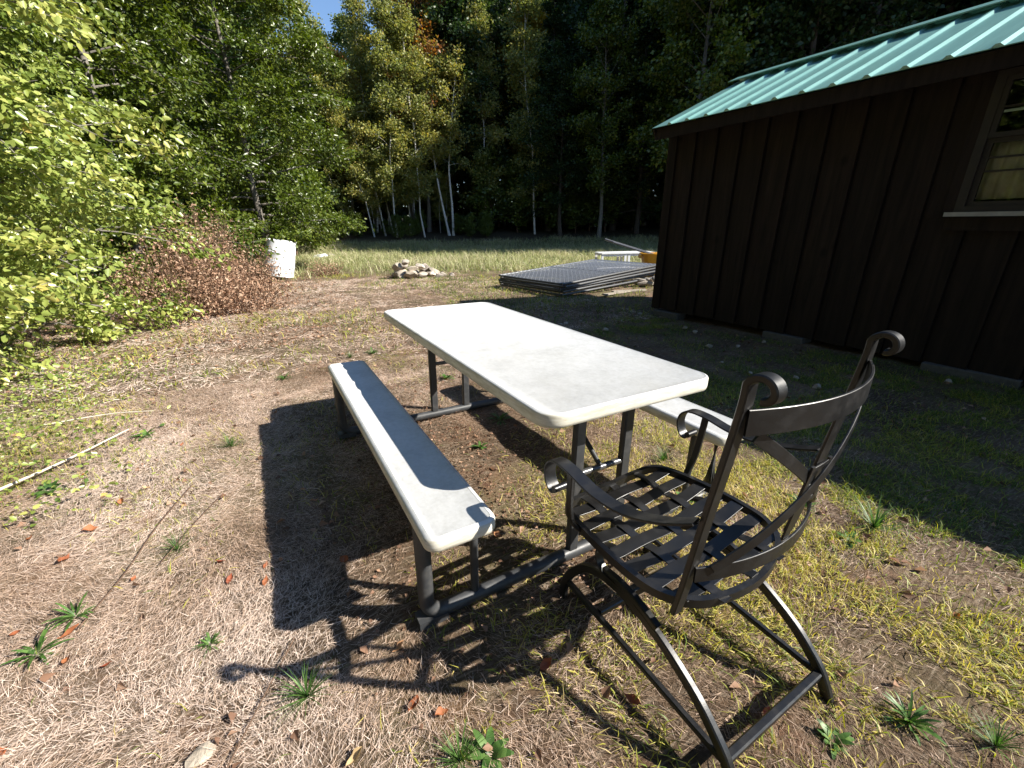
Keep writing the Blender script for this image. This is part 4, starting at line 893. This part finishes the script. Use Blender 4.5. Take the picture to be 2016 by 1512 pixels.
def grass():
    g = np.random.default_rng(8)
    def strands(name, n, box, lens, wid, flat, mat, keep, tintmu, label, cat, shape='blade', curl=.25, zoff=0.):
        x, y = scatter(n, *box, g, lambda x, y: keep(x, y)*(~in_shed(x, y))); m = len(x)
        P = np.stack([x, y, gh(x, y)-.004+zoff*g.random(m)], 1); az = 9.0*fbm(x, y, 1.1, 3)+g.normal(0, .75, m)+pi*(g.random(m) < .5); el = np.abs(g.normal(flat[0], flat[1], m))
        D = np.stack([np.cos(az)*np.cos(el), np.sin(az)*np.cos(el), np.sin(el)], 1); N = unit(np.stack([-np.cos(az)*np.sin(el), -np.sin(az)*np.sin(el), np.cos(el)], 1)+g.normal(size=(m, 3))*.5)
        s = g.uniform(*lens, m); mu = tintmu(x, y); t = np.clip(mu+g.normal(0, .2, m), 0, 1)
        V, T, k = leaf_arrays(P, D, N, s, wid=1.0, fold=0, shape=shape, curl=curl)
        # absolute blade width instead of relative
        kk = len(V)//m; V = V.reshape(m, kk, 3); c = P[:, None]+(V-P[:, None])
        Dn = unit(D); Nn = unit(N-(N*Dn).sum(-1, keepdims=True)*Dn); Wv = np.cross(Dn, Nn)
        comp = ((V-P[:, None])*Wv[:, None]).sum(-1, keepdims=True); w = g.uniform(wid[0], wid[1], m)/s/2
        V = V-comp*Wv[:, None]*(1-w[:, None, None]); V = V.reshape(-1, 3)
        tag(link(name, trimesh(name, V, T, np.repeat(t, k)), MAT[mat]), label, cat, kind='stuff')
    ctr = lambda x, y: sstep(-1.25, -.7, x)*sstep(2.2, .6, y)
    dry = lambda x, y: np.clip(1.1-.5*green_amount(x, y)-.30*ctr(x, y), 0, 1)*bare(x, y)*np.maximum(.25+.75*sstep(.40, .56, fbm(x, y, 4.5, 3)), .8*sstep(-.75, -1.3, x))
    tm = lambda x, y: .08+1.05*fbm(x, y, 1.7, 4)+.11*sstep(-.4, -1.4, x)-.14*ctr(x, y)-.10*sstep(1.0, 1.6, x)  # last term darkens the tint inside the shed's shadow, shade painted in
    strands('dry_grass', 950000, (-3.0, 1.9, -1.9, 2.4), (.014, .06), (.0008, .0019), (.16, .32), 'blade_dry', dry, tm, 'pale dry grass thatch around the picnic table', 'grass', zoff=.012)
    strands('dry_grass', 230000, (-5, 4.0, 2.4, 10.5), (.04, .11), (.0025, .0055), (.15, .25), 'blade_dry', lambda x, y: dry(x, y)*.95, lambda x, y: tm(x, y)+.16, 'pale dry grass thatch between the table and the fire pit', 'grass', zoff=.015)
    ga = lambda x, y: green_amount(x, y)**1.4*(.10+.90*sstep(.44, .56, fbm(x+3, y+7, 5.0, 3)))
    gt = lambda x, y: .3+.55*fbm(x+9, y, 1.3, 3)+.2*sstep(-.6, .8, x)*sstep(.4, -.8, y)*sstep(1.5, .9, x)-.22*sstep(.9, 1.5, x)  # tint drops past the shed's shadow edge, putting the shade into the colour
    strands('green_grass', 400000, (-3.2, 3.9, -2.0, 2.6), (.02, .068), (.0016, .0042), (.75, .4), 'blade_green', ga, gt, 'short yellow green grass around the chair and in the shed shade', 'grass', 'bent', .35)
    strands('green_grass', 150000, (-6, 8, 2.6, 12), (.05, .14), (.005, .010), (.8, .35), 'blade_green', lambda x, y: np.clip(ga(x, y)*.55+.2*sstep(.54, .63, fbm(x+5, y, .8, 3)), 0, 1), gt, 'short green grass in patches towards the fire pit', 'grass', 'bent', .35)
    far = lambda x, y: np.clip(sstep(10.5, 14.5, y+.42*x)*1.0, 0, 1)*(np.hypot(x+1, y+1.9) < 26.5+2*fbm(x, y, .4, 2))
    strands('meadow_grass', 130000, (-4, 19, 5, 28), (.15, .42), (.010, .022), (1.0, .3), 'blade_meadow', lambda x, y: far(x, y)*(.35+.65*(fbm(x, y, .5, 3) > .47)), lambda x, y: .42+.5*fbm(x, y, .5, 3), 'tall pale green meadow grass behind the fire pit', 'grass', 'bent', .45)
    # leaf litter
    def litter(name, n, box, keep, sz, mat, mu, label):
        x, y = scatter(n, *box, g, lambda x, y: keep(x, y)*(~in_shed(x, y))); m = len(x); P = np.stack([x, y, gh(x, y)+g.uniform(.002, .02, m)], 1)
        me = leaf_mesh(name, P, rdir(m, .25, 0, g), rdir(m, .5, 1.5, g), g.uniform(*sz, m), np.clip(g.normal(mu, .25, m), 0, 1), wid=.33, fold=.18, curl=.15); tag(link(name, me, MAT[mat]), label, 'leaf litter', kind='stuff')
    litter('leaf_litter', 15000, (-4.5, .6, 3.6, 13), lambda x, y: sstep(1.2, -1.4, x-.12*(y-5))*(.3+.7*fbm(x, y, .8, 3)), (.02, .055), 'leaf_dead', .5, 'brown fallen leaves carpeting the ground before the brush')
    litter('leaf_litter', 2600, (-3.6, 3.8, -2, 5), lambda x, y: .25+.75*(fbm(x, y, 1.1, 3) > .52), (.02, .045), 'leaf_dead', .45, 'small brown leaf crumbs among the dry grass')
    litter('soil_crumbs', 7000, (-.95, .5, -1.1, 1.6), lambda x, y: 1.0-bare(x, y)*.9, (.008, .022), 'leaf_dead', .35, 'loose brown soil crumbs and chaff on the worn ground under the table')
    # low weeds at the left edge
    x, y = scatter(16000, -4.6, -1.5, .6, 6.0, g, lambda x, y: sstep(-1.55, -2.7, x+.12*(y-2))*(fbm(x, y, 1.4, 3) > .45)); m = len(x)
    me = leaf_mesh('ground_cover', np.stack([x, y, gh(x, y)+g.uniform(.005, .09, m)], 1), rdir(m, .4, .2, g), rdir(m, .5, 1.2, g), g.uniform(.014, .036, m), np.clip(g.normal(.5, .22, m), 0, 1), shape='leaf', wid=.33); tag(link('ground_cover', me, MAT['leaf_bright']), 'low green creeping weeds at the left edge of the yard', 'ground cover', kind='stuff')
grass()

# single weeds and tufts
def rosette(seed, n, ln, wd, el, blade=False):
    g = np.random.default_rng(seed); V = []; F = []; tint = []
    for k in range(n):
        a = k*2.4+g.normal()*.2; e = g.uniform(*el); L = ln*g.uniform(.6, 1.1); w = wd*g.uniform(.7, 1.15); d = np.array([cos(a), sin(a), 0]); sd = np.array([-sin(a), cos(a), 0]); m = 6; b = len(V); p = np.array([0, 0, .004]); 
        for j in range(m):
            u = j/(m-1); ee = e-(.9 if not blade else .8)*u*u; ww = w*((sin(pi*min(u*.82+.1, 1)))**.8 if not blade else (1-u)**.7)*.5
            V += [tuple(p-sd*ww+np.array([0, 0, .15*ww])), tuple(p), tuple(p+sd*ww+np.array([0, 0, .15*ww]))]; p = p+(d*cos(ee)+np.array([0, 0, 1])*sin(ee))*L/(m-1)
        for j in range(m-1):
            q = b+j*3; F += [(q, q+1, q+4, q+3), (q+1, q+2, q+5, q+4)]; tint += [g.random()]*2
    me = bpy.data.meshes.new('weed'); me.from_pydata(V, [], F); a = me.attributes.new('tint', 'FLOAT', 'FACE'); a.data.foreach_set('value', np.array(tint, np.float32)); me.update(); me.shade_smooth(); me.materials.append(MAT['weed']); return me
def on_ground(px, py):
    d = cr_*(px-1008)/F_PX-cu_*(py-756)/F_PX+cf_; t = -CAM[2]/d[2]; p = CAM+t*d; return p[0], p[1]
def weeds():
    ros = [('broad leafed green weed growing', rosette(1, 16, .085, .024, (.25, 1.0))), ('narrow leafed green weed growing', rosette(2, 34, .10, .010, (.25, 1.2))), ('fine tuft of green grass growing', rosette(3, 80, .14, .0042, (.6, 1.45), True))]
    L = [(75, 1290, 1, 1.0, 'at the bottom left corner beside a dark stem'), (150, 1215, 1, .9, 'at the left just behind the bottom left weed'), (350, 1085, 2, .8, 'left of the near bench end'), (455, 880, 2, 1.0, 'beside a yellow leaf left of the bench'), (285, 860, 0, 1.0, 'at the tip of the long bleached stick'), (415, 1270, 1, .55, 'in the dry grass below the bench shadow'), (605, 1370, 2, 1.0, 'below the near bench foot'), (965, 1490, 0, .85, 'at the bottom edge left of the chair'), (905, 1500, 2, .8, 'at the bottom edge beside the broad leafed weed'), (1790, 1420, 1, .85, 'right of the rear foot of the chair'), (1960, 1470, 2, .8, 'at the bottom right corner'), (1720, 1040, 2, 1.4, 'at the shed shadow edge right of the chair'), (1670, 1065, 0, .9, 'at the edge of the shed shadow beside the tall tuft'), (1580, 1000, 1, .9, 'behind the chair back at the shadow edge'), (560, 748, 1, .9, 'between the brown brush and the bench'), (733, 697, 1, .9, 'just behind the far end of the bench'), (985, 825, 1, 1.2, 'under the table between the legs'), (690, 705, 2, .8, 'left of the far bench end'), (880, 745, 0, 1.1, 'under the far end of the table'), (945, 880, 0, .7, 'in the worn ground beside the bench'), (100, 965, 0, 1.2, 'under the long bleached stick at the left'), (1350, 990, 0, 1.1, 'under the chair seat'), (1305, 910, 2, .9, 'behind the chair seat near the table leg'), (1640, 1460, 0, .6, 'right of the rear crossbar of the chair'), (870, 505, 0, 2.6, 'beside the fire pit in the meadow edge'), (1100, 560, 1, 2.0, 'at the corner of the fence panels')]
    for i, (px, py, k, s, w) in enumerate(L):
        x, y = on_ground(px, py); o = link(('broadleaf_weed', 'narrowleaf_weed', 'grass_tuft')[k], rosette(300+i, *((11+i % 6, .07+.004*(i % 5), .026, (.1, .9)), (24+i % 12, .085+.006*(i % 4), .009+.001*(i % 4), (.1, 1.1)), (60+i % 30, .13, .0036, (.35, 1.4), True))[k]), None, None, (x, y, H(x, y)-.003)); o.rotation_euler.z = i*1.7; o.scale = (s, s, s*(.9+.03*(i % 5))); tag(o, ros[k][0]+' '+w, 'weed' if k < 2 else 'grass tuft')
weeds()
def fallen_leaves():
    g = np.random.default_rng(21); protos = []
    for v in range(5):
        m = 7; V = []; F = []; c1 = g.uniform(.3, .9); c2 = g.uniform(.2, .7)
        for j in range(m):
            u = j/(m-1); w = .5*(sin(pi*u**.85)**.9)*.6*(1+.14*sin(13*u+v)); x = u-.5; z = .30*c1*(2*x)**2*(.4+.6*u)+.05*sin(8*u)
            for q in (-1, -.5, 0, .5, 1): V.append((x, q*w, z+c2*1.2*w*abs(q)**1.5*(1+.5*q)+.05*sin(7*u+3*q+v)))
        F = [(j*5+k, j*5+k+1, j*5+k+6, j*5+k+5) for j in range(m-1) for k in range(4)]
        me = bpy.data.meshes.new('fallen_leaf'); me.from_pydata(V, [], F); a = me.attributes.new('tint', 'FLOAT', 'FACE'); a.data.foreach_set('value', np.full(len(F), (.1, .3, .5, .75, .95)[v], np.float32)); me.update(); me.shade_smooth(); me.materials.append(MAT['fallen']); protos.append(me)
    cols = ['deep red', 'red orange', 'orange brown', 'tan', 'pale straw coloured']
    L = [(130, 1110, 1), (150, 1120, 1), (265, 1145, 1), (435, 1110, 0), (345, 1165, 1), (35, 1255, 1), (140, 1250, 1), (105, 1315, 2), (135, 1310, 2), (212, 1315, 0), (300, 1270, 2), (525, 1120, 1), (525, 1150, 1), (740, 1268, 3), (785, 1275, 3), (815, 1390, 1), (710, 1385, 0), (870, 1410, 2), (1245, 1380, 1), (1090, 1275, 4), (1075, 1315, 0), (700, 1495, 4), (300, 905, 1), (360, 880, 1), (165, 940, 2), (270, 960, 4), (290, 965, 4), (240, 990, 2), (555, 945, 3), (620, 990, 3), (680, 1110, 1), (1115, 1490, 2), (1880, 1220, 2), (1115, 965, 3), (850, 905, 3), (870, 940, 2), (380, 720, 1), (260, 765, 2), (180, 1050, 2), (60, 1065, 2), (480, 985, 1), (455, 1145, 0), (10, 1490, 1), (600, 920, 1), (980, 1060, 3), (1510, 1420, 0)]
    for i, (px, py, k) in enumerate([q for j, q in enumerate(L) if j % 3 != 1]):
        x, y = on_ground(px, py); s = g.choice([.026, .034, .042, .05]); o = link('fallen_leaf', protos[k], None, None, (x, y, H(x, y)+.012)); o.scale = (s*1.15, s, s); o.rotation_euler = (g.uniform(-.35, .35), g.uniform(-.35, .35), g.uniform(0, 6.28)); tag(o, 'curled %s fallen leaf lying in the yard' % cols[k], 'leaf', '%s fallen leaves' % cols[k])
fallen_leaves()
